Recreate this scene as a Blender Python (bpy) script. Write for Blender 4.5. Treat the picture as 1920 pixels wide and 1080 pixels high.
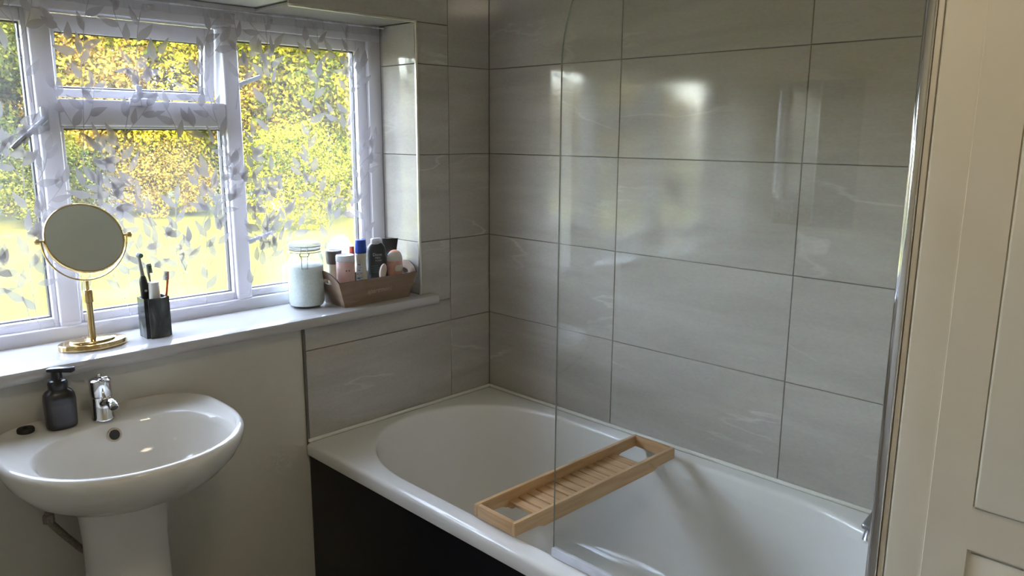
import bpy, bmesh, math, random
import numpy as np
from mathutils import Vector, Matrix

PI = math.pi
for o in list(bpy.data.objects):
    bpy.data.objects.remove(o)
scene = bpy.context.scene
C = scene.collection

# ------------------------------------------------------------------ camera
CAM = Vector((-1.9916, -2.0979, 1.5152))
yaw, pit, rol, FPX = -.7895, -.1987, .005, 1444.45
fw = Vector((-math.sin(yaw) * math.cos(pit), math.cos(yaw) * math.cos(pit), math.sin(pit)))
rt = Vector((math.cos(yaw), math.sin(yaw), 0))
up = rt.cross(fw)
r2 = rt * math.cos(rol) + up * math.sin(rol)
u2 = -rt * math.sin(rol) + up * math.cos(rol)
cd = bpy.data.cameras.new('camera')
cam = bpy.data.objects.new('camera', cd)
C.objects.link(cam)
m = Matrix(((r2.x, u2.x, -fw.x, CAM.x), (r2.y, u2.y, -fw.y, CAM.y), (r2.z, u2.z, -fw.z, CAM.z), (0, 0, 0, 1)))
cam.matrix_world = m
cd.sensor_width = 36
cd.lens = FPX / 1920 * 36
cd.clip_start = .02
scene.camera = cam

# ------------------------------------------------------------------ world, sun, exposure
W = bpy.data.worlds.new('sky')
scene.world = W
W.use_nodes = True
nt = W.node_tree
sky = nt.nodes.new('ShaderNodeTexSky')
sky.sky_type = 'NISHITA'
sky.sun_disc = False
sky.sun_elevation = math.radians(46)
sky.sun_rotation = math.radians(200)
sky.dust_density = 2.5
bg = nt.nodes['Background']
bg.inputs[1].default_value = 3.9
hs = nt.nodes.new('ShaderNodeHueSaturation')          # hazy summer sky: paler than clear blue
hs.inputs['Saturation'].default_value = .62
nt.links.new(sky.outputs[0], hs.inputs['Color'])
nt.links.new(hs.outputs[0], bg.inputs[0])
sd = bpy.data.lights.new('sun', 'SUN')
sd.energy = 11
sd.angle = math.radians(.6)
sd.color = (1, .93, .78)
sun = bpy.data.objects.new('sun', sd)
C.objects.link(sun)
sun.location = (-4, -8, 12)
sun.rotation_euler = Vector((.42, .62, -.72)).to_track_quat('-Z', 'Y').to_euler()
vs = scene.view_settings
vs.view_transform = 'Standard'
vs.look = 'None'
vs.gamma = 1
vs.use_curve_mapping = False
vs.exposure = 1.17
FILL = 8.0  # strength of the added fill light
scene.cycles.adaptive_threshold = .05
scene.cycles.max_bounces = 6
scene.cycles.diffuse_bounces = 3
scene.cycles.glossy_bounces = 4
scene.cycles.transparent_max_bounces = 10
scene.cycles.sample_clamp_indirect = 8

# ------------------------------------------------------------------ helpers
ORG = {}


def mesh_obj(name, verts, faces, mat, parent=None, smooth=False, mats=None, fmat=None, auto=None):
    o0 = ORG.get(parent, Vector((0, 0, 0))) if parent else Vector((0, 0, 0))
    me = bpy.data.meshes.new(name)
    me.from_pydata([tuple(Vector(v) - o0) for v in verts], [], faces)
    bm = bmesh.new()
    bm.from_mesh(me)
    bmesh.ops.recalc_face_normals(bm, faces=bm.faces)
    bm.to_mesh(me)
    bm.free()
    return link(name, me, mat, parent, smooth, mats, fmat, auto)


def link(name, me, mat, parent=None, smooth=False, mats=None, fmat=None, auto=None):
    for mm in (mats or [mat]):
        me.materials.append(mm)
    if fmat:
        for i, f in enumerate(me.polygons):
            f.material_index = fmat[i]
    if smooth or auto:
        me.polygons.foreach_set('use_smooth', [True] * len(me.polygons))
    if auto:
        me.set_sharp_from_angle(angle=math.radians(auto))
    o = bpy.data.objects.new(name, me)
    C.objects.link(o)
    if parent:
        o.parent = parent
        ORG[o] = ORG.get(parent, Vector((0, 0, 0)))
    else:
        ORG[o] = Vector((0, 0, 0))
    return o


def bm_obj(name, bm, mat, parent=None, smooth=False, mats=None, auto=None):
    o0 = ORG.get(parent, Vector((0, 0, 0))) if parent else Vector((0, 0, 0))
    bmesh.ops.recalc_face_normals(bm, faces=bm.faces)
    bmesh.ops.translate(bm, verts=bm.verts, vec=-o0)
    me = bpy.data.meshes.new(name)
    bm.to_mesh(me)
    bm.free()
    return link(name, me, mat, parent, smooth, mats, None, auto)


def root(name, label, cat, loc, group=None, kind=None):
    o = bpy.data.objects.new(name, None)
    C.objects.link(o)
    o.location = loc
    o.empty_display_size = .05
    ORG[o] = Vector(loc)
    return tag(o, label, cat, group, kind)


def tag(o, label=None, cat=None, group=None, kind=None):
    if label: o['label'] = label
    if cat: o['category'] = cat
    if group: o['group'] = group
    if kind: o['kind'] = kind
    return o


def add_box(bm, x0, x1, y0, y1, z0, z1, bev=0, seg=2, rot=None):
    r = bmesh.ops.create_cube(bm, size=1)
    vs_ = r['verts']
    for v in vs_:
        v.co = Vector(((x0 + x1) / 2 + v.co.x * (x1 - x0), (y0 + y1) / 2 + v.co.y * (y1 - y0), (z0 + z1) / 2 + v.co.z * (z1 - z0)))
    if rot is not None:
        for v in vs_:
            v.co = rot @ v.co
    if bev:
        es = list({e for v in vs_ for e in v.link_edges})
        bmesh.ops.bevel(bm, geom=es, offset=bev, segments=seg, profile=.5, affect='EDGES')


def box(name, x0, x1, y0, y1, z0, z1, mat, parent=None, bev=0, seg=2, rot=None, smooth=False):
    bm = bmesh.new()
    add_box(bm, min(x0, x1), max(x0, x1), min(y0, y1), max(y0, y1), min(z0, z1), max(z0, z1), bev, seg, rot)
    return bm_obj(name, bm, mat, parent, smooth=False, auto=40 if bev else None)


def loft(rings, cap0=True, cap1=True, closed=True):
    n = len(rings[0])
    V = [tuple(p) for r in rings for p in r]
    F = []
    for i in range(len(rings) - 1):
        for j in range(n if closed else n - 1):
            k = (j + 1) % n
            F.append((i * n + j, i * n + k, (i + 1) * n + k, (i + 1) * n + j))
    if cap0: F.append(tuple(range(n)))
    if cap1: F.append(tuple((len(rings) - 1) * n + j for j in range(n)))
    return V, F


def lathe(name, prof, c, mat, parent=None, n=32, sx=1, sy=1, axis=None, auto=40, cap0=True, cap1=True, power=2):
    """prof: list of (radius, height); axis: 3x3 matrix applied about c"""
    rings = []
    for r, h in prof:
        ring = []
        for j in range(n):
            a = 2 * PI * j / n
            ca, sa = math.cos(a), math.sin(a)
            if power != 2:
                ca = math.copysign(abs(ca) ** (2 / power), ca)
                sa = math.copysign(abs(sa) ** (2 / power), sa)
            p = Vector((r * ca * sx, r * sa * sy, h))
            if axis is not None: p = axis @ p
            ring.append(p + Vector(c))
        rings.append(ring)
    V, F = loft(rings, cap0, cap1)
    return mesh_obj(name, V, F, mat, parent, auto=auto)


def tube_vf(pts, rad, n=10):
    pts = [Vector(p) for p in pts]
    rads = rad if isinstance(rad, (list, tuple)) else [rad] * len(pts)
    rings = []
    prev = None
    for i, p in enumerate(pts):
        d = (pts[min(i + 1, len(pts) - 1)] - pts[max(i - 1, 0)]).normalized()
        if prev is None:
            a = Vector((0, 0, 1)) if abs(d.z) < .9 else Vector((1, 0, 0))
            x = d.cross(a).normalized()
        else:
            x = (prev - d * prev.dot(d)).normalized()
        prev = x
        y = d.cross(x)
        rings.append([p + (x * math.cos(2 * PI * j / n) + y * math.sin(2 * PI * j / n)) * rads[i] for j in range(n)])
    return loft(rings)


def tube(name, pts, rad, mat, parent=None, n=10, auto=50):
    V, F = tube_vf(pts, rad, n)
    return mesh_obj(name, V, F, mat, parent, auto=auto)


def text(name, body, size, mat, parent, loc, rotm, depth=.0004, align='CENTER', shear=0):
    cu = bpy.data.curves.new(name, 'FONT')
    cu.body = body
    cu.size = size
    cu.align_x = align
    cu.extrude = depth
    cu.shear = shear
    cu.resolution_u = 3
    t = bpy.data.objects.new(name, cu)
    C.objects.link(t)
    bpy.context.view_layer.update()
    me = bpy.data.meshes.new_from_object(t)
    bpy.data.objects.remove(t)
    me.transform(Matrix.Translation(Vector(loc) - ORG[parent]) @ rotm.to_4x4())
    me.name = name
    return link(name, me, mat, parent)


# ------------------------------------------------------------------ materials
def mat(name, col=(.8, .8, .8), rough=.5, metal=0, spec=.5, coat=0, trans=0, alpha=1, ior=1.5, sss=0):
    M = bpy.data.materials.new(name)
    M.use_nodes = True
    b = M.node_tree.nodes['Principled BSDF']
    b.inputs['Base Color'].default_value = (*col, 1)
    b.inputs['Roughness'].default_value = rough
    b.inputs['Metallic'].default_value = metal
    b.inputs['Specular IOR Level'].default_value = spec
    b.inputs['Coat Weight'].default_value = coat
    b.inputs['Coat Roughness'].default_value = .05
    b.inputs['Transmission Weight'].default_value = trans
    b.inputs['IOR'].default_value = ior
    return M


class N:
    def __init__(self, M):
        self.t = M.node_tree
        self.b = self.t.nodes.get('Principled BSDF')
        self.out = self.t.nodes.get('Material Output')

    def n(self, typ, **kw):
        x = self.t.nodes.new(typ)
        for k, v in kw.items():
            if k.startswith('i_'):
                x.inputs[k[2:].replace('_', ' ')].default_value = v
            else:
                setattr(x, k, v)
        return x

    def l(self, a, b):
        self.t.links.new(a, b)


def noisy(name, c1, c2, scale=8, rough=.5, coord='Object', stretch=(1, 1, 1), bump=0, detail=5, metal=0, spec=.5, lo=.35, hi=.65, bscale=None):
    M = mat(name, c1, rough, metal, spec)
    g = N(M)
    tc = g.n('ShaderNodeTexCoord')
    mp = g.n('ShaderNodeMapping')
    mp.inputs['Scale'].default_value = stretch
    g.l(tc.outputs[coord], mp.inputs[0])
    ns = g.n('ShaderNodeTexNoise', i_Scale=scale, i_Detail=detail)
    g.l(mp.outputs[0], ns.inputs['Vector'])
    cr = g.n('ShaderNodeValToRGB')
    cr.color_ramp.elements[0].position = lo
    cr.color_ramp.elements[1].position = hi
    cr.color_ramp.elements[0].color = (*c1, 1)
    cr.color_ramp.elements[1].color = (*c2, 1)
    g.l(ns.outputs['Fac'], cr.inputs[0])
    g.l(cr.outputs[0], g.b.inputs['Base Color'])
    if bump:
        n2 = g.n('ShaderNodeTexNoise', i_Scale=bscale or scale * 3, i_Detail=4)
        g.l(mp.outputs[0], n2.inputs['Vector'])
        bp = g.n('ShaderNodeBump', i_Strength=bump, i_Distance=.01)
        g.l(n2.outputs['Fac'], bp.inputs['Height'])
        g.l(bp.outputs[0], g.b.inputs['Normal'])
    return M


def pane_mat(name, tint, base=.04, rough=0.0, bumpy=0):
    """clear flat glass: straight-through light plus Schlick mirror reflection"""
    M = bpy.data.materials.new(name)
    M.use_nodes = True
    g = N(M)
    g.t.nodes.remove(g.b)
    lw = g.n('ShaderNodeLayerWeight', i_Blend=.5)
    pw = g.n('ShaderNodeMath', operation='POWER')
    pw.inputs[1].default_value = 5
    g.l(lw.outputs['Facing'], pw.inputs[0])
    ma = g.n('ShaderNodeMath', operation='MULTIPLY_ADD')
    ma.inputs[1].default_value = 1 - base
    ma.inputs[2].default_value = base
    g.l(pw.outputs[0], ma.inputs[0])
    tr = g.n('ShaderNodeBsdfTransparent')
    tr.inputs[0].default_value = (*tint, 1)
    gl = g.n('ShaderNodeBsdfGlossy', i_Roughness=rough)
    mx = g.n('ShaderNodeMixShader')
    g.l(ma.outputs[0], mx.inputs[0])
    g.l(tr.outputs[0], mx.inputs[1])
    g.l(gl.outputs[0], mx.inputs[2])
    g.l(mx.outputs[0], g.out.inputs[0])
    return M


def cloth_mat(name, col, opacity, transl=.55, weave=0):
    M = bpy.data.materials.new(name)
    M.use_nodes = True
    g = N(M)
    g.t.nodes.remove(g.b)
    df = g.n('ShaderNodeBsdfDiffuse')
    df.inputs[0].default_value = (*col, 1)
    tl = g.n('ShaderNodeBsdfTranslucent')
    tl.inputs[0].default_value = (*col, 1)
    m1 = g.n('ShaderNodeMixShader')
    m1.inputs[0].default_value = transl
    g.l(df.outputs[0], m1.inputs[1])
    g.l(tl.outputs[0], m1.inputs[2])
    tr = g.n('ShaderNodeBsdfTransparent')
    m2 = g.n('ShaderNodeMixShader')
    # threads close up at grazing angles, so the net thickens there
    lw = g.n('ShaderNodeLayerWeight', i_Blend=.5)
    mr = g.n('ShaderNodeMapRange')
    mr.inputs['From Min'].default_value = .25
    mr.inputs['From Max'].default_value = 1
    mr.inputs['To Min'].default_value = opacity
    mr.inputs['To Max'].default_value = min(1, opacity * 1.7)
    g.l(lw.outputs['Facing'], mr.inputs['Value'])
    g.l(mr.outputs[0], m2.inputs[0])
    g.l(tr.outputs[0], m2.inputs[1])
    g.l(m1.outputs[0], m2.inputs[2])
    g.l(m2.outputs[0], g.out.inputs[0])
    return M


def tile_mat():
    M = mat('stone_tile', (.45, .43, .38), .13, 0, .9)
    g = N(M)
    uv = g.n('ShaderNodeUVMap')
    oi = g.n('ShaderNodeObjectInfo')
    of = g.n('ShaderNodeVectorMath', operation='SCALE')
    cmb = g.n('ShaderNodeCombineXYZ')
    m1 = g.n('ShaderNodeMath', operation='MULTIPLY'); m1.inputs[1].default_value = 37.
    m2 = g.n('ShaderNodeMath', operation='MULTIPLY'); m2.inputs[1].default_value = 53.
    g.l(oi.outputs['Random'], m1.inputs[0]); g.l(oi.outputs['Random'], m2.inputs[0])
    g.l(m1.outputs[0], cmb.inputs[0]); g.l(m2.outputs[0], cmb.inputs[1])
    ad = g.n('ShaderNodeVectorMath', operation='ADD')
    g.l(uv.outputs[0], ad.inputs[0]); g.l(cmb.outputs[0], ad.inputs[1])
    mp = g.n('ShaderNodeMapping')
    mp.inputs['Rotation'].default_value = (0, 0, -.22)
    mp.inputs['Scale'].default_value = (1.3, 7, 1)
    g.l(ad.outputs[0], mp.inputs[0])
    n1 = g.n('ShaderNodeTexNoise', i_Scale=1.5, i_Detail=6, i_Roughness=.55, i_Distortion=.5)
    g.l(mp.outputs[0], n1.inputs['Vector'])
    cr = g.n('ShaderNodeValToRGB')
    e = cr.color_ramp.elements
    e[0].position = .3; e[0].color = (.385, .358, .318, 1)
    e[1].position = .75; e[1].color = (.49, .460, .415, 1)
    g.l(n1.outputs['Fac'], cr.inputs[0])
    # fine grain
    n2 = g.n('ShaderNodeTexNoise', i_Scale=90, i_Detail=3)
    mp2 = g.n('ShaderNodeMapping'); mp2.inputs['Scale'].default_value = (1, 2, 1)
    g.l(ad.outputs[0], mp2.inputs[0]); g.l(mp2.outputs[0], n2.inputs['Vector'])
    mxg = g.n('ShaderNodeMix', data_type='RGBA', blend_type='OVERLAY')
    mxg.inputs[0].default_value = .16
    g.l(cr.outputs[0], mxg.inputs[6]); g.l(n2.outputs['Color'], mxg.inputs[7])
    # pale veins: thin ridges of a stretched, warped noise
    mp3 = g.n('ShaderNodeMapping')
    mp3.inputs['Rotation'].default_value = (0, 0, -.2)
    mp3.inputs['Scale'].default_value = (.8, 3.4, 1)
    g.l(ad.outputs[0], mp3.inputs[0])
    n3 = g.n('ShaderNodeTexNoise', i_Scale=1.3, i_Detail=7, i_Roughness=.5, i_Distortion=.35)
    g.l(mp3.outputs[0], n3.inputs['Vector'])
    sb = g.n('ShaderNodeMath', operation='SUBTRACT'); sb.inputs[1].default_value = .53
    ab = g.n('ShaderNodeMath', operation='ABSOLUTE')
    g.l(n3.outputs['Fac'], sb.inputs[0]); g.l(sb.outputs[0], ab.inputs[0])
    vr = g.n('ShaderNodeMapRange')
    vr.inputs['From Min'].default_value = 0; vr.inputs['From Max'].default_value = .012
    vr.inputs['To Min'].default_value = .38; vr.inputs['To Max'].default_value = 0
    g.l(ab.outputs[0], vr.inputs['Value'])
    n4 = g.n('ShaderNodeTexNoise', i_Scale=2.2, i_Detail=2)
    g.l(ad.outputs[0], n4.inputs['Vector'])
    vm = g.n('ShaderNodeMapRange')
    vm.inputs['From Min'].default_value = .5; vm.inputs['From Max'].default_value = .66
    g.l(n4.outputs['Fac'], vm.inputs['Value'])
    mu = g.n('ShaderNodeMath', operation='MULTIPLY')
    g.l(vr.outputs[0], mu.inputs[0]); g.l(vm.outputs[0], mu.inputs[1])
    mx = g.n('ShaderNodeMix', data_type='RGBA')
    g.l(mu.outputs[0], mx.inputs[0]); g.l(mxg.outputs[2], mx.inputs[6])
    mx.inputs[7].default_value = (.78, .77, .72, 1)
    g.l(mx.outputs[2], g.b.inputs['Base Color'])
    rr = g.n('ShaderNodeMapRange')
    rr.inputs['To Min'].default_value = .05; rr.inputs['To Max'].default_value = .12
    g.l(n1.outputs['Fac'], rr.inputs['Value'])
    g.l(rr.outputs[0], g.b.inputs['Roughness'])
    return M


M_tile = tile_mat()
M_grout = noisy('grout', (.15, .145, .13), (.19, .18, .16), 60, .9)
M_paint = noisy('warm_wall_paint', (.60, .565, .49), (.63, .595, .52), 5, .55, bump=.05, bscale=120)
M_ceil = noisy('ceiling_paint', (.78, .77, .73), (.82, .81, .77), 4, .7)
M_gloss = noisy('white_gloss_paint', (.64, .585, .485), (.68, .625, .52), 4, .32, bump=.03, bscale=30)
M_pvc = noisy('white_window_plastic', (.60, .585, .61), (.64, .625, .65), 3, .3)
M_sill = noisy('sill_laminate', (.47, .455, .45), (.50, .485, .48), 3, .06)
M_acryl = noisy('white_bath_acrylic', (.78, .76, .72), (.80, .78, .74), 2, .09)
M_ceram = noisy('white_ceramic', (.74, .71, .66), (.77, .74, .69), 2, .08)
M_seal = noisy('sealant', (.80, .79, .72), (.84, .83, .76), 20, .4)
M_navy = noisy('black_panel_gloss', (.003, .0035, .007), (.005, .006, .010), 4, .35, spec=.25)
M_chrome = noisy('chrome', (.75, .75, .76), (.80, .80, .81), 6, .07, metal=1)
M_steel = noisy('brushed_trim_metal', (.75, .73, .66), (.80, .78, .71), 8, .28, metal=1)
M_rubber = noisy('dark_rubber', (.012, .012, .013), (.02, .02, .022), 30, .5)
M_glass = pane_mat('window_glass', (.97, .98, .97))
M_screen = pane_mat('screen_glass', (.965, .975, .965), .055)
M_edge = mat('screen_glass_edge', (.24, .28, .25), .1, 0, .6)
M_floor = noisy('floor_vinyl', (.30, .28, .25), (.38, .36, .32), 12, .4)
M_mirror = mat('mirror_silver', (.86, .88, .86), .012, 1)
M_gold = noisy('polished_brass', (.70, .52, .25), (.76, .58, .30), 5, .13, metal=1)
M_net = cloth_mat('voile_net', (.52, .49, .53), .17, .24)
M_leafcloth = cloth_mat('woven_leaf', (.45, .425, .455), 0.73, .165)
M_black = noisy('black_plastic', (.012, .013, .014), (.02, .021, .023), 10, .28)
M_soap = noisy('dark_soap_bottle', (.020, .018, .019), (.032, .029, .031), 10, .3)
M_copper = noisy('dull_braided_pipe', (.20, .18, .14), (.30, .27, .22), 200, .45, metal=.6)


def wood_mat(name, c1, c2, axis=0, rough=.42):
    st = [3, 40, 40] if axis == 0 else [40, 3, 40]
    return noisy(name, c1, c2, 2.2, rough, stretch=st, bump=.04)


M_bamboo_x = wood_mat('bamboo_long', (.50, .31, .155), (.60, .40, .21), 0)
M_bamboo_y = wood_mat('bamboo_cross', (.49, .30, .15), (.60, .39, .20), 1)

# ------------------------------------------------------------------ tiles
def tile_piece(parent, plane, a0, a1, z0, z1, face=0.0, thick=.008, flip=1, name='tile'):
    """plane 'y': in wall y=face spanning x a0..a1; plane 'x': in wall x=face spanning y a0..a1.
       flip: +1 the body lies towards + of the normal axis (behind the face), -1 the other way; plane 'z': soffit"""
    g_ = .0010
    a0, a1, z0, z1 = a0 + g_, a1 - g_, z0 + g_, z1 - g_
    b = .0012
    pts = []
    for (ins, d) in ((0, thick), (0, b), (b, 0)):
        for (u, v) in ((a0 + ins, z0 + ins), (a1 - ins, z0 + ins), (a1 - ins, z1 - ins), (a0 + ins, z1 - ins)):
            w = face + flip * d
            if plane == 'y': pts.append((u, w, v))
            elif plane == 'x': pts.append((w, u, v))
            else: pts.append((u, v, w))
    F = [(8, 9, 10, 11), (0, 1, 2, 3)]
    for k in (0, 4):
        for j in range(4):
            F.append((k + j, k + (j + 1) % 4, k + 4 + (j + 1) % 4, k + 4 + j))
    o = mesh_obj(name, pts, F, M_tile, parent)
    me = o.data
    uvl = me.uv_layers.new(name='UVMap')
    o0 = ORG[o]
    for l in me.loops:
        co = me.vertices[l.vertex_index].co + o0
        if plane == 'y': uvl.data[l.index].uv = (co.x, co.z)
        elif plane == 'x': uvl.data[l.index].uv = (co.y, co.z)
        else: uvl.data[l.index].uv = (co.x, co.y)
    return o


TB, TC = -.194, -.794            # vertical joints on the window wall
RZ = [.545, .84, 1.14, 1.44, 1.74, 2.04, 2.33]
OX0, OX1 = -1.985, -.333         # window opening
OZ0, OZ1 = .955, 1.873
CEIL = 2.34
FR = .20                         # inner face of the window frame


def shell(name, boxes, m_, label, cat):
    bm = bmesh.new()
    for b in boxes:
        add_box(bm, *b)
    o = bm_obj(name, bm, m_)
    return tag(o, label, cat, kind='structure')


floor = shell('floor', [(-2.35, .1, -2.85, .3, -.06, 0)], M_floor, 'grey-beige vinyl floor under the sink and bath', 'floor')
ceiling = shell('ceiling', [(-2.45, .15, -2.85, .33, CEIL, CEIL + .08)], M_ceil, 'white painted ceiling over the bathroom', 'ceiling')
# window wall: painted part and the part behind the tiles
bm = bmesh.new()
add_box(bm, -2.35, OX0, .008, .29, 0, CEIL)
add_box(bm, OX0, TC, .008, .29, 0, OZ0 - .034)
add_box(bm, OX0, TC, .008, .29, OZ1 + .013, CEIL)
wallw = tag(bm_obj('wall_window', bm, M_paint), 'warm off-white painted wall with the window above the sink', 'wall', kind='structure')
bm = bmesh.new()
add_box(bm, TC, OX1 + .0095, .0065, .29, 0, OZ0 - .034)
add_box(bm, OX1 + .0095, .12, .0065, .29, 0, CEIL)
add_box(bm, TC, OX1 + .0095, .0065, .29, OZ1 + .0095, CEIL)
grw = bm_obj('grout', bm, M_grout, wallw)
# tiles on the window wall
def cut_tile(a0, a1, z0, z1):
    """tile cut around the opening: right of it, above it, below it"""
    if z1 <= OZ0 - .034 or z0 >= OZ1 or a0 >= OX1:
        tile_piece(wallw, 'y', a0, a1, z0, z1); return
    if z0 < OZ0 - .034:                      # row that runs under the sill
        tile_piece(wallw, 'y', a0, a1, z0, OZ0 - .034)
        tile_piece(wallw, 'y', OX1, a1, OZ0 - .034, z1)
    elif z1 > OZ1:                           # row that passes over the opening: L-shaped tile
        tile_piece(wallw, 'y', OX1, a1, z0, OZ1)
        tile_piece(wallw, 'y', a0, a1, OZ1, z1)
    else:
        tile_piece(wallw, 'y', OX1, a1, z0, z1)
for i in range(len(RZ) - 1):
    tile_piece(wallw, 'y', TB, 0, RZ[i], RZ[i + 1])
    cut_tile(TC, TB, RZ[i], RZ[i + 1])
# reveal tiles (right side) and soffit tile
zz = [OZ0, 1.14, 1.44, 1.74, OZ1]
for i in range(4):
    tile_piece(wallw, 'x', .006, FR, zz[i], zz[i + 1], face=OX1, flip=1)
tile_piece(wallw, 'z', TC, OX1, .006, FR, face=OZ1, flip=1)
# bright edge trim round the opening
bm = bmesh.new()
add_box(bm, OX1 - .0035, OX1 + .0055, -.003, .007, OZ0, OZ1 + .0045, .0025, 3)
tr1 = tag(bm_obj('trim_1', bm, M_steel, auto=40), 'pale metal edge trim running up the tiled window reveal', 'trim', kind='structure')
bm = bmesh.new()
add_box(bm, TC, OX1 - .0036, -.003, .007, OZ1 - .0035, OZ1 + .0055, .0025, 3)
tr2 = tag(bm_obj('trim_2', bm, M_steel, auto=40), 'pale metal edge trim along the top of the window opening', 'trim', kind='structure')
# dark edging sliver painting in the shadow line where the tiling stops
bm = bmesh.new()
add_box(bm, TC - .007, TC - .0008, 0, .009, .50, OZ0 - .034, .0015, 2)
tr3 = tag(bm_obj('trim_3', bm, M_grout, auto=40), 'thin vertical edging coloured dark for the shadow line where the tiles meet the painted wall', 'trim', kind='structure')

# right wall with tiles
wallr = tag(box('wall_right', .0065, .15, -1.90, .2, 0, CEIL, M_grout), 'long tiled wall in polished grey stone tiles behind the bath', 'wall', kind='structure')
YJ = [0, -.5935, -1.1935, -1.72]
for i in range(len(RZ) - 1):
    for j in range(3):
        tile_piece(wallr, 'x', YJ[j + 1], YJ[j], RZ[i], RZ[i + 1], face=0, flip=1)
# end wall of the bath, cupboard wall, back and left walls
walle = shell('wall_end', [(-.795, .008, -1.80, -1.722, 0, CEIL)], M_gloss, 'painted end wall that carries the bath screen', 'wall')
wallc = shell('wall_cupboard', [(-.795, -.72, -2.85, -1.8, 0, CEIL)], M_gloss, 'painted wall around the panelled cupboard door', 'wall')
wallb = shell('wall_back', [(-2.35, -.72, -2.85, -2.78, 0, CEIL)], M_paint, 'painted wall at the back of the bathroom', 'wall')
walll = shell('wall_left', [(-2.45, -2.35, -2.85, .3, 0, CEIL)], M_paint, 'painted wall at the left end of the sink', 'wall')

# ------------------------------------------------------------------ cupboard casing and door
bm = bmesh.new()
add_box(bm, -.802, -.7952, -1.7395, -1.7318, 0, CEIL, .001, 2)
tr4 = tag(bm_obj('trim_4', bm, M_gloss), 'narrow white strip between the screen channel and the door casing', 'trim', kind='structure')
bm = bmesh.new()
add_box(bm, -.807, -.7952, -1.797, -1.7420, 0, 2.1, .0045, 4)
tr5 = tag(bm_obj('trim_5', bm, M_gloss, auto=40), 'cream painted casing board beside the panelled cupboard door', 'trim', kind='structure')
door = root('door_1', 'cream painted cupboard door with recessed panels at the bath end', 'door', (-.805, -2.1, .02), kind='structure')
DY0, DY1 = -2.45, -1.7925
gy = [DY0, DY0 + .062, -1.857, DY1]
gz = [.02, .12, .931, 1.004, 1.98, 2.08]
bm = bmesh.new()
gv = {(i, j): bm.verts.new((-.8185, gy[i], gz[j])) for i in range(4) for j in range(6)}
for i in range(3):
    for j in range(5):
        if i == 1 and j in (1, 3): continue
        bm.faces.new((gv[i, j], gv[i + 1, j], gv[i + 1, j + 1], gv[i, j + 1]))
ex = bmesh.ops.extrude_face_region(bm, geom=list(bm.faces))
bmesh.ops.translate(bm, verts=[v for v in ex['geom'] if isinstance(v, bmesh.types.BMVert)], vec=(.011, 0, 0))
fe = [e for e in bm.edges if all(abs(v.co.x + .8185) < 1e-5 for v in e.verts) and len([f for f in e.link_faces if abs(f.normal.x) > .9 or all(abs(v.co.x + .8185) < 1e-5 for v in f.verts)]) == 1]
bmesh.ops.bevel(bm, geom=fe, offset=.0045, segments=3, affect='EDGES')
bm_obj('stiles_and_rails', bm, M_gloss, door, auto=40)
box('panel', -.8230, -.8085, DY0 + .058, -1.8545, 1.0005, 1.984, M_gloss, door, .0045, 3)
box('panel', -.8140, -.8085, DY0 + .060, -1.855, .118, .929, M_gloss, door, .001)
hm = lathe('knob', [(.008, 0), (.006, .008), (.008, .014), (.014, .02), (.015, .028), (.010, .034), (.002, .036)], (-.8185, -2.42, .967), M_chrome, door,
           axis=Matrix(((0, 0, -1), (0, 1, 0), (1, 0, 0))))

# ------------------------------------------------------------------ window
win = root('window_1', 'white plastic casement window with an open top light', 'window', ((OX0 + OX1) / 2, .235, OZ0), kind='structure')
M1a, M1b = -1.412, -1.360        # mullions
M2a, M2b = -.906, -.857
T0, T1 = 1.527, 1.598            # transom of the middle light
GB, GT = 1.016, 1.786            # glass bottom / top
F0, F1 = FR, .275
box('frame_head', OX0, OX1, F0, F1, 1.82, OZ1 + .012, M_pvc, win, .004)
box('frame_bottom', OX0, OX1, F0 - .0035, F1, .9215, .992, M_pvc, win, .004)
box('frame_jamb', OX1 - .052, OX1, F0, F1, .99, 1.822, M_pvc, win, .004)
box('frame_jamb', OX0, OX0 + .052, F0, F1, .99, 1.822, M_pvc, win, .004)
box('mullion', M1a, M1b, F0, F1, .99, 1.822, M_pvc, win, .006, 3)
box('mullion', M2a, M2b, F0, F1, .99, 1.822, M_pvc, win, .006, 3)
box('transom', M1b, M2a, F0, F1, T0, T1, M_pvc, win, .006, 3)


def sash(name, x0, x1, z0, z1, l, r, b, t, y0=.214, y1=.262, rot=None, yg=.240):
    bm = bmesh.new()
    add_box(bm, x0, x0 + l, y0, y1, z0, z1, .003, 2)
    add_box(bm, x1 - r, x1, y0, y1, z0, z1, .003, 2)
    add_box(bm, x0 + l, x1 - r, y0, y1, z0, z0 + b, .003, 2)
    add_box(bm, x0 + l, x1 - r, y0, y1, z1 - t, z1, .003, 2)
    if rot is not None: bmesh.ops.transform(bm, matrix=rot, verts=bm.verts)
    s = bm_obj(name, bm, M_pvc, win, auto=40)
    bm = bmesh.new()                                        # dark rubber gasket round the glass
    gw = .004
    X0, X1, Z0, Z1 = x0 + l, x1 - r, z0 + b, z1 - t
    for q in ((X0, X0 + gw, Z0, Z1), (X1 - gw, X1, Z0, Z1), (X0 + gw, X1 - gw, Z0, Z0 + gw), (X0 + gw, X1 - gw, Z1 - gw, Z1)):
        add_box(bm, q[0], q[1], yg - .008, yg + .008, q[2], q[3])
    if rot is not None: bmesh.ops.transform(bm, matrix=rot, verts=bm.verts)
    bm_obj('gasket', bm, M_rubber, s)
    bm = bmesh.new()
    v = [bm.verts.new(p) for p in ((X0, yg, Z0), (X1, yg, Z0), (X1, yg, Z1), (X0, yg, Z1))]
    bm.faces.new(v)
    if rot is not None: bmesh.ops.transform(bm, matrix=rot, verts=bm.verts)
    bm_obj('pane', bm, M_glass, s)
    return s


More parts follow.
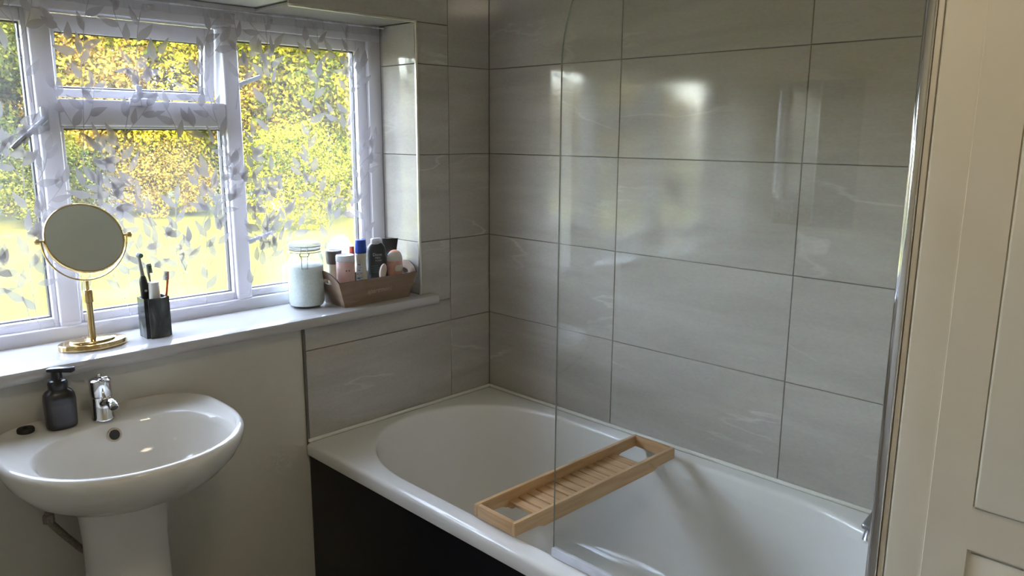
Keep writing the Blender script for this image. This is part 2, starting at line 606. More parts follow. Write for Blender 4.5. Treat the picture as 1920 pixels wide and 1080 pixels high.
sR = sash('sash', M2b, OX1 - .052, .992, 1.82, .006, .040, .024, .034)
sC = sash('sash', M1b, M2a, .992, T0, .010, .006, .024, .006)
sL = sash('sash', OX0 + .052, M1a, .992, 1.82, .040, .012, .024, .034)
tilt = Matrix.Translation((0, .25, 1.815)) @ Matrix.Rotation(math.radians(9), 4, 'X') @ Matrix.Translation((0, -.25, -1.815))
sF = sash('top_light', M1b + .004, M2a - .006, T1 + .006, 1.816, .014, .030, .022, .044, .230, .272, tilt, .252)
# fastener of the open top light: bracket on the transom, arm up to the sash
fst = box('stay', -1.163, -1.147, .196, .206, 1.582, 1.640, noisy('stay_metal', (.30, .32, .36), (.36, .38, .42), 9, .35, metal=.7), win, .002)
box('stay_bracket', -1.185, -1.125, .188, .202, 1.583, 1.604, M_pvc, fst, .002)
M_stay = bpy.data.materials['stay_metal']
# handles of the side casements
def handle(x, z, dx, dz):
    h = box('handle', x - .009, x + .009, .186, .2135, z - .03, z + .03, M_stay, win, .003)
    tube('lever', [(x, .188, z), (x + dx * .2, .18, z + dz * .2), (x + dx, .178, z + dz)], [.008, .008, .006], M_stay, h)
handle(-1.398, 1.545, -.085, -.075)
for (z, ln, dz) in ((1.655, .085, .028), (1.172, .095, .020)):
    h = box('casement_stay', M2b - .004, M2b + .012, .205, .217, z - .008, z + .008, M_stay, win, .002)
    tube('stay_bar', [(M2b, .21, z), (M2b + ln * .9, .215, z + dz)], .0065, M_stay, h)

# sill board
bm = bmesh.new()
V = []
prof = [(FR - .004, .955), (-.030, .955), (-.040, .9525), (-.0455, .946), (-.047, .938), (-.0455, .930), (-.040, .9235), (-.030, .921), (.0, .921), (.0, .921), (FR - .004, .921)]
SXL, SXR = -2.34, -.287
V = [(SXL, y, z) for y, z in prof] + [(SXR, y, z) for y, z in prof]
n = len(prof)
F = [(j, (j + 1) % n, n + (j + 1) % n, n + j) for j in range(n) if j != 8] + [tuple(range(n)), tuple(range(n, 2 * n))]
bm.free()
# nosing over the whole length, board only inside the opening
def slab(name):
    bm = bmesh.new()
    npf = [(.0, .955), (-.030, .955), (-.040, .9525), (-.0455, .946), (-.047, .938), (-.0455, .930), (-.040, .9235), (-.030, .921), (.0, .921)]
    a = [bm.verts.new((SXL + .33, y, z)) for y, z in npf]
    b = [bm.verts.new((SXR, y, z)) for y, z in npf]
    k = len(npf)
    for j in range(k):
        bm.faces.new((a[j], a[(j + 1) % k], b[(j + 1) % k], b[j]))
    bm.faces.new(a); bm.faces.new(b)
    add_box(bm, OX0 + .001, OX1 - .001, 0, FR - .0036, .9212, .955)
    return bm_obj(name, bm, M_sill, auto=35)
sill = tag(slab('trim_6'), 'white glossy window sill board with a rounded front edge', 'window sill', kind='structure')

# ------------------------------------------------------------------ net curtain
rnd = random.Random(5)
CY0 = .172
ph = [rnd.uniform(0, 6.28) for _ in range(6)]


def cur_y(x, z):
    k = (1.86 - z) / .86
    a = .0045 + .004 * (1 - k)
    return CY0 + a * math.sin(x * 62 + ph[0] + .8 * math.sin(x * 7 + ph[1])) + .004 * math.sin(x * 23 + ph[2] + k * 1.2) + .002 * math.sin(x * 141 + ph[3])


def cur_bottom(x):
    b = .992 + .006 * math.sin(x * 19 + ph[4])
    if x > -.93:                     # the net is caught up a little behind the jar
        b += .03 * min(1, (x + .93) / .12)
    return b


CX0, CX1 = -1.972, -.340
NX, NZ = 420, 14
V, F = [], []
for i in range(NX + 1):
    x = CX0 + (CX1 - CX0) * i / NX
    for j in range(NZ + 1):
        z = 1.862 + (cur_bottom(x) - 1.862) * j / NZ
        V.append((x, cur_y(x, z), z))
for i in range(NX):
    for j in range(NZ):
        a = i * (NZ + 1) + j
        F.append((a, a + NZ + 1, a + NZ + 2, a + 1))
cur = root('net_curtain', 'sheer white voile net curtain with woven leaf sprays across the window', 'curtain', (-1.15, CY0, .99))
mesh_obj('net', V, F, M_net, cur, smooth=True)
# gathered heading and hem: doubled strips of the same net
for nm, za, zb, dy in (('heading', 1.868, 1.838, -.003), ('hem', None, .02, -.002)):
    V, F = [], []
    for i in range(NX + 1):
        x = CX0 + (CX1 - CX0) * i / NX
        for j in range(3):
            if za: z = za + (zb - za) * j / 2
            else: z = cur_bottom(x) + .001 + .018 * j / 2
            V.append((x, cur_y(x, z) + dy + (.004 * math.sin(x * 260) if za else 0), z))
    for i in range(NX):
        for j in range(2):
            a = i * 3 + j
            F.append((a, a + 3, a + 4, a + 1))
    mesh_obj(nm, V, F, M_net, cur, smooth=True)
tube('curtain_wire', [(OX0 + .004, CY0, 1.864), (OX1 - .004, CY0, 1.864)], .002, M_pvc, cur, 6)


def leaf_pts(px, pz, ang, ln, wd, bend):
    """outline strip of one leaf lying in the x-z plane"""
    out = []
    n = 7
    for k in range(n + 1):
        t = k / n
        w = wd * math.sin(PI * t ** .75) * (1 - .25 * t)
        a = ang + bend * t
        cx = px + ln * t * math.cos(ang + bend * t * .5)
        cz = pz + ln * t * math.sin(ang + bend * t * .5)
        out.append(((cx - w * math.sin(a), cz + w * math.cos(a)), (cx + w * math.sin(a), cz - w * math.cos(a))))
    return out


def spray(x0, z0, height, lean, seed):
    r = random.Random(seed)
    V, F = [], []

    def ribbon(pairs):
        b = len(V)
        for (p, q) in pairs:
            for (x, z) in (p, q):
                x = min(max(x, CX0 + .004), CX1 - .004)
                z = min(max(z, cur_bottom(x) + .002), 1.855)
                V.append((x, cur_y(x, z) - .0012, z))
        for k in range(len(pairs) - 1):
            F.append((b + 2 * k, b + 2 * k + 1, b + 2 * k + 3, b + 2 * k + 2))

    def stem(x, z, ang, ln, curve, th, depth):
        n = 14
        pts = []
        a = ang
        for k in range(n + 1):
            pts.append((x, z, a))
            x += ln / n * math.cos(a); z += ln / n * math.sin(a)
            a += curve / n
        ribbon([((p[0] - th * math.sin(p[2]), p[1] + th * math.cos(p[2])), (p[0] + th * math.sin(p[2]), p[1] - th * math.cos(p[2]))) for p in pts])
        side = r.choice((-1, 1))
        step = max(2, int(round(n * .036 / ln)))
        k = step if depth else step + 1
        while k <= n:
            p = pts[k]
            if depth == 0 and r.random() < .36 and k < n - 3:
                stem(p[0], p[1], p[2] + side * r.uniform(.55, .9), r.uniform(.09, .15), -side * r.uniform(.1, .8), th * .8, 1)
            else:
                leaf = leaf_pts(p[0], p[1], p[2] + side * r.uniform(.5, .95), r.uniform(.046, .064), r.uniform(.0095, .0128), -side * r.uniform(-.1, .5))
                ribbon(leaf)
            side = -side
            k += step
        p = pts[-1]
        ribbon(leaf_pts(p[0], p[1], p[2] + r.uniform(-.2, .2), r.uniform(.045, .06), .0105, r.uniform(-.3, .3)))

    stem(x0, z0, PI / 2 + lean, height, r.uniform(-.7, .7), .0011, 0)
    o = mesh_obj('leaf_spray', V, F, M_leafcloth, cur, smooth=True)
    return o


sd_ = 0
for row, zb in enumerate((.995, 1.20, 1.41, 1.60)):
    x = -1.93 + .06 * (row % 2)
    while x < -.36:
        spray(x + rnd.uniform(-.02, .02), zb + rnd.uniform(-.03, .05), rnd.uniform(.24, .32), rnd.uniform(-.35, .35), 100 + sd_)
        sd_ += 1
        x += rnd.uniform(.125, .16)

for (x, z, h, ln) in ((-1.10, 1.02, .30, .05), (-1.24, 1.00, .24, .2), (-1.02, 1.00, .22, -.1), (-1.47, 1.00, .26, .1), (-1.60, 1.02, .28, -.15), (-.80, 1.06, .26, .1), (-.98, 1.18, .22, -.2), (-1.16, 1.24, .2, .3)):
    spray(x, z, h, ln, 300 + sd_)
    sd_ += 1

# ------------------------------------------------------------------ bath
bath = root('bathtub', 'white acrylic bathtub with a black side panel in the tiled corner', 'bathtub', (-.4, -.86, 0))
BX0, BX1, BY0, BY1 = -.806, -.002, -1.720, -.002
bc = Vector((-.405, -.86))
hw, ye0, ye1 = .338, -.052, -1.655


def bath_in(a, s=0.0):
    """inner rim outline, grown by s"""
    dx, dy = math.cos(a), math.sin(a)
    # straight-sided middle with rounded ends: superellipse of the ends
    L0 = .40
    best = None
    lo, hi = 0, 2
    for _ in range(40):
        t = (lo + hi) / 2
        x, y = bc.x + dx * t, bc.y + dy * t
        ux = abs(x - bc.x) / (hw + s)
        uy = 0
        if y > ye0 - L0: uy = (y - (ye0 - L0)) / (L0 + s)
        elif y < ye1 + L0: uy = ((ye1 + L0) - y) / (L0 + s)
        inside = ux ** 2.15 + uy ** 2.15 < 1
        if inside: lo = t
        else: hi = t
    return Vector((bc.x + dx * lo, bc.y + dy * lo))


def rect_pt(a, inset=0):
    dx, dy = math.cos(a), math.sin(a)
    t = 9
    if dx > 1e-9: t = min(t, (BX1 - inset - bc.x) / dx)
    if dx < -1e-9: t = min(t, (BX0 + inset - bc.x) / dx)
    if dy > 1e-9: t = min(t, (BY1 - inset - bc.y) / dy)
    if dy < -1e-9: t = min(t, (BY0 + inset - bc.y) / dy)
    return Vector((bc.x + dx * t, bc.y + dy * t))


# sample angles dense at the ends and through the corners
angs = []
for k in range(160):
    a = 2 * PI * k / 160
    angs.append(a)
for cx, cy in ((BX0, BY0), (BX1, BY0), (BX0, BY1), (BX1, BY1)):
    angs.append(math.atan2(cy - bc.y, cx - bc.x) % (2 * PI))
for k in range(60):
    angs.append((PI / 2 - .42 + .84 * k / 59) % (2 * PI))
    angs.append((3 * PI / 2 - .42 + .84 * k / 59) % (2 * PI))
angs = sorted(set(round(a, 5) for a in angs))
RIM = .543
inn = [bath_in(a) for a in angs]
inn2 = [bath_in(a, .014) for a in angs]
def ring2(pts, z): return [(p.x, p.y, z) for p in pts]
def sh(pts, s, cx=0, cyy=0): return [Vector((bc.x + (p.x - bc.x) * s + cx, bc.y + cyy + (p.y - bc.y) * (1 - (1 - s) * .55))) for p in pts]
rings = [ring2([rect_pt(a, .012) for a in angs], .497), ring2([rect_pt(a, .001) for a in angs], .499), ring2([rect_pt(a) for a in angs], .503), ring2([rect_pt(a) for a in angs], .530),
         ring2([rect_pt(a, .003) for a in angs], .538), ring2([rect_pt(a, .009) for a in angs], .5425), ring2([rect_pt(a, .016) for a in angs], RIM),
         ring2(inn2, RIM), ring2([a.lerp(b, .45) for a, b in zip(inn2, inn)], RIM - .0015), ring2([a.lerp(b, .8) for a, b in zip(inn2, inn)], RIM - .005), ring2(inn, RIM - .013),
         ring2(sh(inn, .985), .50), ring2(sh(inn, .955), .42), ring2(sh(inn, .92), .33), ring2(sh(inn, .88), .25), ring2(sh(inn, .83), .195), ring2(sh(inn, .76), .165),
         ring2(sh(inn, .66), .152), ring2(sh(inn, .45), .147), ring2(sh(inn, .2), .145), ring2(sh(inn, .03), .145)]
V, F = loft(rings, cap0=False)
mesh_obj('tub', V, F, M_acryl, bath, auto=60)
# sealant bead along both walls
bm = bmesh.new()
add_box(bm, BX0 + .004, -.001, -.0095, -.0002, RIM - .002, RIM + .0085, .003, 2)
bm_obj('sealant', bm, M_seal, bath, auto=40)
bm = bmesh.new()
add_box(bm, -.0095, -.0002, BY0 + .002, -.0095, RIM - .002, RIM + .0085, .003, 2)
bm_obj('sealant', bm, M_seal, bath, auto=40)
box('side_panel', -.797, -.779, -1.718, -.001, .002, .498, M_navy, bath, .002)
lathe('waste_plug', [(.034, 0), (.034, .003), (.026, .006), (.004, .007)], (-.405, -1.35, .1455), M_chrome, bath)
# lever taps on the wall-side rim
def bath_tap(y, label):
    t = root('bath_tap', label, 'tap', (-.045, y, RIM))
    lathe('body', [(.026, 0), (.026, .005), (.021, .008), (.020, .014)], (-.040, y, RIM), M_dchrome, t)
    bm = bmesh.new()                       # broad wedge-shaped lever reaching over the tub
    add_box(bm, -.135, -.018, y - .026, y + .026, RIM + .014, RIM + .036, .007, 3)
    for v in bm.verts:
        k = (-.018 - v.co.x) / .117
        v.co.y = y + (v.co.y - y) * (1 - .22 * k)
        if v.co.z > RIM + .025: v.co.z -= .006 * k
    bm_obj('lever', bm, M_dchrome, t, auto=40)
    tube('spout', [(-.060, y, RIM + .016), (-.098, y, RIM + .013), (-.122, y, RIM + .004), (-.132, y, RIM - .014)], [.012, .0135, .0150, .0150], M_dchrome, t, 16)
M_dchrome = noisy('satin_chrome', (.42, .42, .44), (.48, .48, .50), 8, .3, metal=1)
bath_tap(-1.4975, 'chrome lever tap on the wall-side bath rim behind the glass screen')

# ------------------------------------------------------------------ bath screen
GX = -.752
scr = root('bath_screen', 'clear glass bath screen with a curved top corner and chrome channel', 'bath screen', (GX, -1.36, RIM))
gy0, gy1, gz0, gz1, R = -1.705, -1.010, RIM + .012, 1.965, .315
out = [(gy0, gz0), (gy1, gz0)]
for k in range(25):
    a = PI / 2 * k / 24
    out.append((gy1 - R + R * math.cos(a), gz1 - R + R * math.sin(a)))
out.append((gy0, gz1))
th = .0024
n = len(out)
V = [(GX - th, y, z) for y, z in out] + [(GX + th, y, z) for y, z in out]
F = [tuple(range(n)), tuple(range(n, 2 * n))] + [(j, (j + 1) % n, n + (j + 1) % n, n + j) for j in range(n)]
mesh_obj('glass_panel', V, F, None, scr, mats=[M_screen, M_edge], fmat=[0, 0] + [1] * n)
M_vinyl = mat('clear_vinyl_seal', (.62, .63, .68), .25)
M_vinyl = noisy('seal_vinyl', (.58, .59, .64), (.64, .65, .70), 20, .25)
box('bottom_seal', GX - .006, GX + .006, gy0, gy1 + .002, RIM + .0015, RIM + .024, M_vinyl, scr, .002)
# hinge pole, wall channel and cover strip
lathe('hinge_pole', [(.0075, RIM + .012), (.0085, RIM + .014), (.0085, 1.972), (.0075, 1.974)], (GX, -1.7070, 0), M_chrome, scr, 24)
box('wall_channel', GX - .020, GX + .016, -1.7215, -1.7155, RIM + .004, 1.975, M_chrome, scr, .002)
box('cover_strip', -.8065, -.7955, -1.7310, -1.7185, RIM + .016, 1.975, M_chrome, scr, .003, 3)

# ------------------------------------------------------------------ bath tray
def tray():
    t = root('bath_tray', 'slatted bamboo bath tray laid across the bathtub', 'tray', (-.42, -.825, RIM))
    x0, x1, y0, y1 = -.762, -.085, -.900, -.750
    zt, zb = .583, .549
    rot = Matrix.Translation((-.42, -.825, 0)) @ Matrix.Rotation(math.radians(-1.1), 4, 'Z') @ Matrix.Translation((.42, .825, 0))
    w = .0125
    def rail(y):
        # side rail, deeper between the two feet
        bm = bmesh.new()
        pr = [(x0, zb), (x0 + .085, zb), (x0 + .105, zb - .010), (x1 - .105, zb - .010), (x1 - .085, zb), (x1, zb), (x1, zt), (x0, zt)]
        a = [bm.verts.new(rot @ Vector((px, y, pz))) for px, pz in pr]
        b = [bm.verts.new(rot @ Vector((px, y + w, pz))) for px, pz in pr]
        k = len(pr)
        for j in range(k): bm.faces.new((a[j], a[(j + 1) % k], b[(j + 1) % k], b[j]))
        bm.faces.new(a); bm.faces.new(b)
        bmesh.ops.bevel(bm, geom=list(bm.edges), offset=.0012, segments=2, affect='EDGES')
        bm_obj('side_rail', bm, M_bamboo_x, t, auto=40)
    rail(y0); rail(y1 - w)
    box('end_rail', x0, x0 + w, y0 + w, y1 - w, zb, zt, M_bamboo_y, t, .0012, rot=rot)
    box('end_rail', x1 - w, x1, y0 + w, y1 - w, zb, zt, M_bamboo_y, t, .0012, rot=rot)
    ns = 13
    a0, a1 = x0 + .112, x1 - .112
    p = (a1 - a0) / ns
    for k in range(ns):
        box('slat', a0 + p * k, a0 + p * k + p - .006, y0 + w - .001, y1 - w + .001, .5475, .5565, M_bamboo_y, t, .0012, rot=rot)
    for y in (y0 + w, y1 - w - .016):
        box('batten', a0 - .004, a1 + .002, y, y + .016, .5395, .5474, M_bamboo_x, t, .001, rot=rot)
tray()

# ------------------------------------------------------------------ pedestal basin
SX, SZ = -1.410, .812
bas = root('pedestal_sink', 'white ceramic pedestal sink below the window sill', 'sink', (SX, -.2, 0))
NS = 96


def s_out(a, ins=0):
    c, s = math.cos(a), math.sin(a)
    if s < 0:
        e = 2 / 2.2
        return Vector((SX + (.264 - ins) * math.copysign(abs(c) ** e, c), -.205 - (.292 - ins) * abs(s) ** e))
    e = 2 / 3.6
    return Vector((SX + (.264 - ins) * math.copysign(abs(c) ** e, c), -.205 + (.211 - min(ins, .01) * .2) * abs(s) ** e))


def s_in(a, k=1.0):
    c, s = math.cos(a), math.sin(a)
    e = 2 / 2.35
    return Vector((SX + .004 + .208 * k * math.copysign(abs(c) ** e, c), -.290 + (.172 if s > 0 else .172) * k * math.copysign(abs(s) ** e, s)))


AN = [2 * PI * k / NS for k in range(NS)]
def ell(cx, cy, rx, ry): return [Vector((cx + rx * math.cos(a), cy + ry * math.sin(a))) for a in AN]
e0 = ell(SX, -.150, .100, .105)
O = [s_out(a) for a in AN]
lp = lambda A, B, t: [p.lerp(q, t) for p, q in zip(A, B)]
rings = [ring2(e0, .640), ring2(lp(e0, O, .22), .650), ring2(lp(e0, O, .50), .676), ring2(lp(e0, O, .74), .710), ring2(lp(e0, O, .90), .748), ring2(lp(e0, O, .975), .778),
         ring2(O, .798), ring2([s_out(a, .001) for a in AN], .805), ring2([s_out(a, .005) for a in AN], .8105), ring2([s_out(a, .011) for a in AN], SZ), ring2([s_out(a, .018) for a in AN], SZ - .001),
         ring2(lp([s_out(a, .018) for a in AN], [s_in(a, 1.05) for a in AN], .5), SZ - .005),
         ring2([s_in(a, 1.04) for a in AN], SZ - .009), ring2([s_in(a, 1.01) for a in AN], SZ - .014), ring2([s_in(a, .975) for a in AN], SZ - .028), ring2([s_in(a, .93) for a in AN], SZ - .058),
         ring2([s_in(a, .85) for a in AN], SZ - .092), ring2([s_in(a, .70) for a in AN], SZ - .118), ring2([s_in(a, .5) for a in AN], SZ - .131), ring2([s_in(a, .25) for a in AN], SZ - .136), ring2([s_in(a, .12) for a in AN], SZ - .137)]
V, F = loft(rings)
mesh_obj('basin', V, F, M_ceram, bas, auto=70)
# pedestal
rings = []
for z, rx, ry in ((0, .125, .13), (.02, .125, .13), (.06, .112, .118), (.14, .100, .108), (.35, .094, .102), (.52, .093, .100), (.60, .098, .104), (.645, .104, .108)):
    rings.append([(SX + rx * math.copysign(abs(math.cos(a)) ** .8, math.cos(a)), -.150 + ry * math.copysign(abs(math.sin(a)) ** .8, math.sin(a)), z) for a in AN])
V, F = loft(rings)
mesh_obj('pedestal', V, F, M_ceram, bas, auto=60)
# overflow ring on the back of the bowl
axo = Matrix.Rotation(math.radians(70), 3, 'X')
oc = (SX + .003, -.1305, SZ - .036)
lathe('overflow_ring', [(.0110, -.006), (.0178, -.006), (.0180, .002), (.0162, .0045), (.0125, .0045), (.0110, .002), (.0110, -.006)], oc, M_chrome, bas, 28, axis=axo, cap0=False, cap1=False)
lathe('overflow_hole', [(.0002, .001), (.0112, .001)], oc, M_rubber, bas, 24, axis=axo, cap0=True, cap1=False)
lathe('waste', [(.030, 0), (.030, .003), (.022, .005), (.004, .006)], (SX, -.29, SZ - .1365), M_chrome, bas)

# mixer tap
TX, TY = -1.412, -.080
DZ = SZ - .0045
tap = root('mixer_tap', 'chrome mixer tap at the back of the sink', 'tap', (TX, TY, DZ))
lathe('body', [(.027, 0), (.027, .004), (.0245, .008), (.0235, .050), (.0235, .058), (.0215, .060)], (TX, TY, DZ), M_chrome, tap, 36)
lathe('head', [(.0215, 0), (.0245, .002), (.0255, .036), (.0250, .041), (.0215, .044), (.012, .0455)], (TX, TY, DZ + .060), M_chrome, tap, 36)
ax = Matrix.Rotation(math.radians(-18), 3, 'X')
bm = bmesh.new()
add_box(bm, TX - .007, TX + .007, TY - .044, TY + .012, DZ + .104, DZ + .112, .003, 3)
for v in bm.verts:
    v.co.z += (TY - v.co.y) * .15
bm_obj('lever', bm, M_chrome, tap, auto=40)
lathe('lever_stud', [(.006, 0), (.006, .010), (.004, .013)], (TX, TY, DZ + .104), M_chrome, tap, 16)
sp = tube('spout', [(TX, TY - .010, DZ + .040), (TX, TY - .040, DZ + .052), (TX, TY - .062, DZ + .058), (TX, TY - .080, DZ + .058), (TX, TY - .088, DZ + .053)], [.0130, .0125, .0122, .0120, .0112], M_chrome, tap, 20)
axt = Matrix.Rotation(math.radians(128), 3, 'X')
lathe('aerator', [(.0108, -.004), (.0114, 0), (.0108, .003), (.0095, .003)], (TX, TY - .088, DZ + .052), M_chrome, sp, 20, axis=axt, cap1=False)
lathe('outlet', [(.0002, .0028), (.0097, .0028)], (TX, TY - .088, DZ + .052), M_rubber, sp, 20, axis=axt, cap1=False)

# soap bottle
bx, by, bz = -1.503, -.072, SZ - .0045
soap = root('soap_dispenser', 'dark grey foaming soap bottle with a black pump on the sink', 'soap dispenser', (bx, by, bz))
lathe('bottle', [(.029, 0), (.0325, .003), (.0335, .010), (.0345, .050), (.0350, .072), (.0335, .084), (.028, .092), (.022, .096), (.0205, .099)], (bx, by, bz), M_soap, soap, 40, 1.0, .72, power=3)
lathe('collar', [(.0205, .098), (.0215, .101), (.0215, .113), (.019, .119), (.0135, .121)], (bx, by, bz), M_black, soap, 32)
lathe('pump_neck', [(.0125, .120), (.0120, .141), (.0125, .1415)], (bx, by, bz), M_black, soap, 24)
bm = bmesh.new()
add_box(bm, bx - .015, bx + .015, by - .046, by + .016, bz + .141, bz + .150, .0035, 3)
for v in bm.verts:
    k = max(0, (by - v.co.y) / .046)
    v.co.x = bx + (v.co.x - bx) * (1 - .52 * k)
    v.co.z += .004 * k - (.004 * k if v.co.z < bz + .145 else 0)
rz = Matrix.Translation((bx, by, 0)) @ Matrix.Rotation(math.radians(38), 4, 'Z') @ Matrix.Translation((-bx, -by, 0))
bmesh.ops.transform(bm, matrix=rz, verts=bm.verts)
bm_obj('pump_head', bm, M_black, soap, auto=40)
M_lab = noisy('soap_label', (.040, .036, .040), (.055, .050, .056), 30, .5)
lv = []
for z in (bz + .014, bz + .070):
    for k in range(13):
        t = -1 + 2 * k / 12
        a = -PI / 2 + t * .62
        c, s = math.cos(a), math.sin(a)
        e = 2 / 3
        lv.append((bx + .0347 * math.copysign(abs(c) ** e, c), by + .0347 * .72 * math.copysign(abs(s) ** e, s), z))
mesh_obj('label', lv, [(k, k + 1, 14 + k, 13 + k) for k in range(12)], M_lab, soap)
# plug
plug = root('sink_plug', 'small round black rubber plug on the sink ledge beside the soap bottle', 'plug', (-1.576, -.052, SZ - .005))
lathe('disc', [(.0165, 0), (.0185, .002), (.0190, .009), (.0175, .012), (.010, .0128), (.004, .0125)], (-1.576, -.052, SZ - .005), M_rubber, plug, 28)
lathe('ring_boss', [(.005, .012), (.0045, .0155), (.002, .0165)], (-1.576, -.052, SZ - .005), M_rubber, plug, 16)
# hoses behind the pedestal
hose = root('supply_hose', 'dull metal supply pipe bending behind the sink pedestal', 'pipe', (-1.53, -.03, .4))
tube('pipe', [(-1.535, -.055, .640), (-1.545, -.05, .605), (-1.552, -.045, .580), (-1.545, -.045, .556), (-1.52, -.045, .515), (-1.49, -.045, .470), (-1.455, -.045, .425), (-1.44, -.045, .36)], .0085, M_copper, hose, 12)
lathe('nut', [(.012, 0), (.0135, .003), (.0135, .020), (.012, .023)], (-1.550, -.045, .560), M_copper, hose, 6, auto=20)

# ------------------------------------------------------------------ vanity mirror on the sill
mx_, my_, mz_ = -1.372, .080, .955
van = root('vanity_mirror', 'round brass vanity mirror on a stand on the window sill', 'mirror', (mx_, my_, mz_))
lathe('base', [(.0800, 0), (.0830, .002), (.0830, .014), (.0810, .016), (.058, .0165), (.0560, .0205), (.0545, .0215), (.012, .0225)], (mx_, my_, mz_), M_gold, van, 56, 1, .66)
lathe('pole', [(.0100, .022), (.0086, .026), (.0086, .130)], (mx_, my_, mz_), M_gold, van, 24)
lathe('collar', [(.0086, .118), (.0118, .120), (.0118, .150), (.0105, .153), (.005, .154)], (mx_, my_, mz_), M_gold, van, 24)
lathe('rod', [(.0048, .152), (.0048, .176)], (mx_, my_, mz_), M_gold, van, 16)
mc = Vector((mx_ + .006, my_, 1.243))
RY = .101
pts = [mc + Vector((RY * math.cos(a), 0, RY * 1.08 * math.sin(a))) for a in [PI + PI * k / 40 for k in range(41)]]
V, F = [], []
rg = []
for i, p in enumerate(pts):          # flat strap yoke
    d = (pts[min(i + 1, 40)] - pts[max(i - 1, 0)]).normalized()
    nn = Vector((d.z, 0, -d.x))
    rg.append([p + nn * .0016 + Vector((0, .0055, 0)), p + nn * .0016 - Vector((0, .0055, 0)), p - nn * .0016 - Vector((0, .0055, 0)), p - nn * .0016 + Vector((0, .0055, 0))])
V, F = loft(rg)
mesh_obj('yoke', V, F, M_gold, van, auto=40)
for s in (-1, 1):
    lathe('pivot_knob', [(.003, -.012), (.003, .003), (.0075, .004), (.0080, .012), (.005, .015)], mc + Vector((s * RY, 0, 0)), M_gold, van, 16, axis=Matrix(((0, 0, s), (0, 1, 0), (1, 0, 0))))
TILT = math.radians(-26)
ax = Matrix.Rotation(TILT, 3, 'X') @ Matrix(((1, 0, 0), (0, 0, -1), (0, 1, 0)))
dr = lathe('frame_ring', [(.0905, -.0055), (.0935, -.0055), (.0955, -.003), (.0955, .003), (.0935, .0055), (.0905, .0055), (.0905, -.0055)], mc, M_gold, van, 64, axis=ax, cap0=False, cap1=False)
lathe('mirror_glass', [(.0910, -.0035), (.0910, .0035)], mc, M_mirror, van, 64, axis=ax, auto=30)

# ------------------------------------------------------------------ tumbler and brushes
def marble():
    M = mat('dark_green_marble', (.05, .06, .06), .22)
    g = N(M)
    tc = g.n('ShaderNodeTexCoord')
    n1 = g.n('ShaderNodeTexNoise', i_Scale=22, i_Detail=6, i_Distortion=1.2)
    mp = g.n('ShaderNodeMapping'); mp.inputs['Scale'].default_value = (1, 1, .45)
    g.l(tc.outputs['Object'], mp.inputs[0]); g.l(mp.outputs[0], n1.inputs['Vector'])
    cr = g.n('ShaderNodeValToRGB')
    e = cr.color_ramp.elements
    e[0].position = .42; e[0].color = (.030, .036, .036, 1)
    e[1].position = .74; e[1].color = (.26, .27, .26, 1)
    x = e.new(.56); x.color = (.065, .075, .073, 1)
    g.l(n1.outputs['Fac'], cr.inputs[0]); g.l(cr.outputs[0], g.b.inputs['Base Color'])
    return M
M_marble = marble()
cx0, cx1, cy0_, cy1_, cz0, cz1 = -1.244, -1.176, .045, .113, .955, 1.066
cup = root('toothbrush_tumbler', 'square dark marble tumbler holding toothbrushes on the sill', 'tumbler', ((cx0 + cx1) / 2, (cy0_ + cy1_) / 2, cz0))
bm = bmesh.new()
add_box(bm, cx0, cx1, cy0_, cy1_, cz0, cz1)
bmesh.ops.bevel(bm, geom=[e for e in bm.edges if abs(e.verts[0].co.z - e.verts[1].co.z) > .05], offset=.009, segments=4, affect='EDGES')
top = max(bm.faces, key=lambda f: f.calc_center_median().z)
r_ = bmesh.ops.inset_region(bm, faces=[top], thickness=.006)
ex = bmesh.ops.extrude_face_region(bm, geom=[top])
bmesh.ops.translate(bm, verts=[v for v in ex['geom'] if isinstance(v, bmesh.types.BMVert)], vec=(0, 0, -.1))
bmesh.ops.delete(bm, geom=[top], context='FACES')
bm_obj('cup', bm, M_marble, cup, auto=35)
TS = cz0 + .0115
M_grey = noisy('grey_plastic', (.26, .25, .24), (.30, .29, .28), 10, .4)
M_bristle = noisy('green_bristle', (.10, .16, .15), (.18, .26, .24), 90, .7)
M_wbr = noisy('pale_bristle', (.45, .50, .52), (.60, .64, .66), 90, .7)
M_red = noisy('coral_plastic', (.68, .10, .045), (.75, .14, .06), 10, .35)
M_white = noisy('white_plastic', (.70, .69, .67), (.75, .74, .72), 10, .35)
# electric toothbrush
eb = root('electric_toothbrush', 'black electric toothbrush with a grey head in the tumbler', 'toothbrush', (-1.224, .092, TS))
def along(p0, p1, ts): return [Vector(p0).lerp(Vector(p1), t) for t in ts]
p0, p1 = (-1.2215, .092, TS + .002), (-1.230, .086, 1.126)
tube('handle', along(p0, p1, [0, .03, .3, .7, .9, .97, 1]), [.008, .0105, .011, .0115, .0105, .008, .006], M_black, eb, 18)
p2 = (-1.236, .083, 1.180)
nk = tube('neck', along(p1, p2, [0, .3, .7, 1]), [.0058, .0050, .0042, .0038], M_grey, eb, 12)
lathe('brush_head', [(.0070, -.007), (.0075, -.004), (.0075, .004), (.006, .006)], (-1.2365, .080, 1.184), M_grey, eb, 20, axis=Matrix.Rotation(PI / 2, 3, 'X'))
lathe('bristles', [(.0062, .006), (.0062, .014)], (-1.2365, .080, 1.184), M_bristle, eb, 16, axis=Matrix.Rotation(PI / 2, 3, 'X'))
lathe('button', [(.0035, 0), (.0035, .002)], (-1.2285, .0755, 1.085), M_grey, eb, 12, axis=Matrix.Rotation(PI / 2, 3, 'X'))
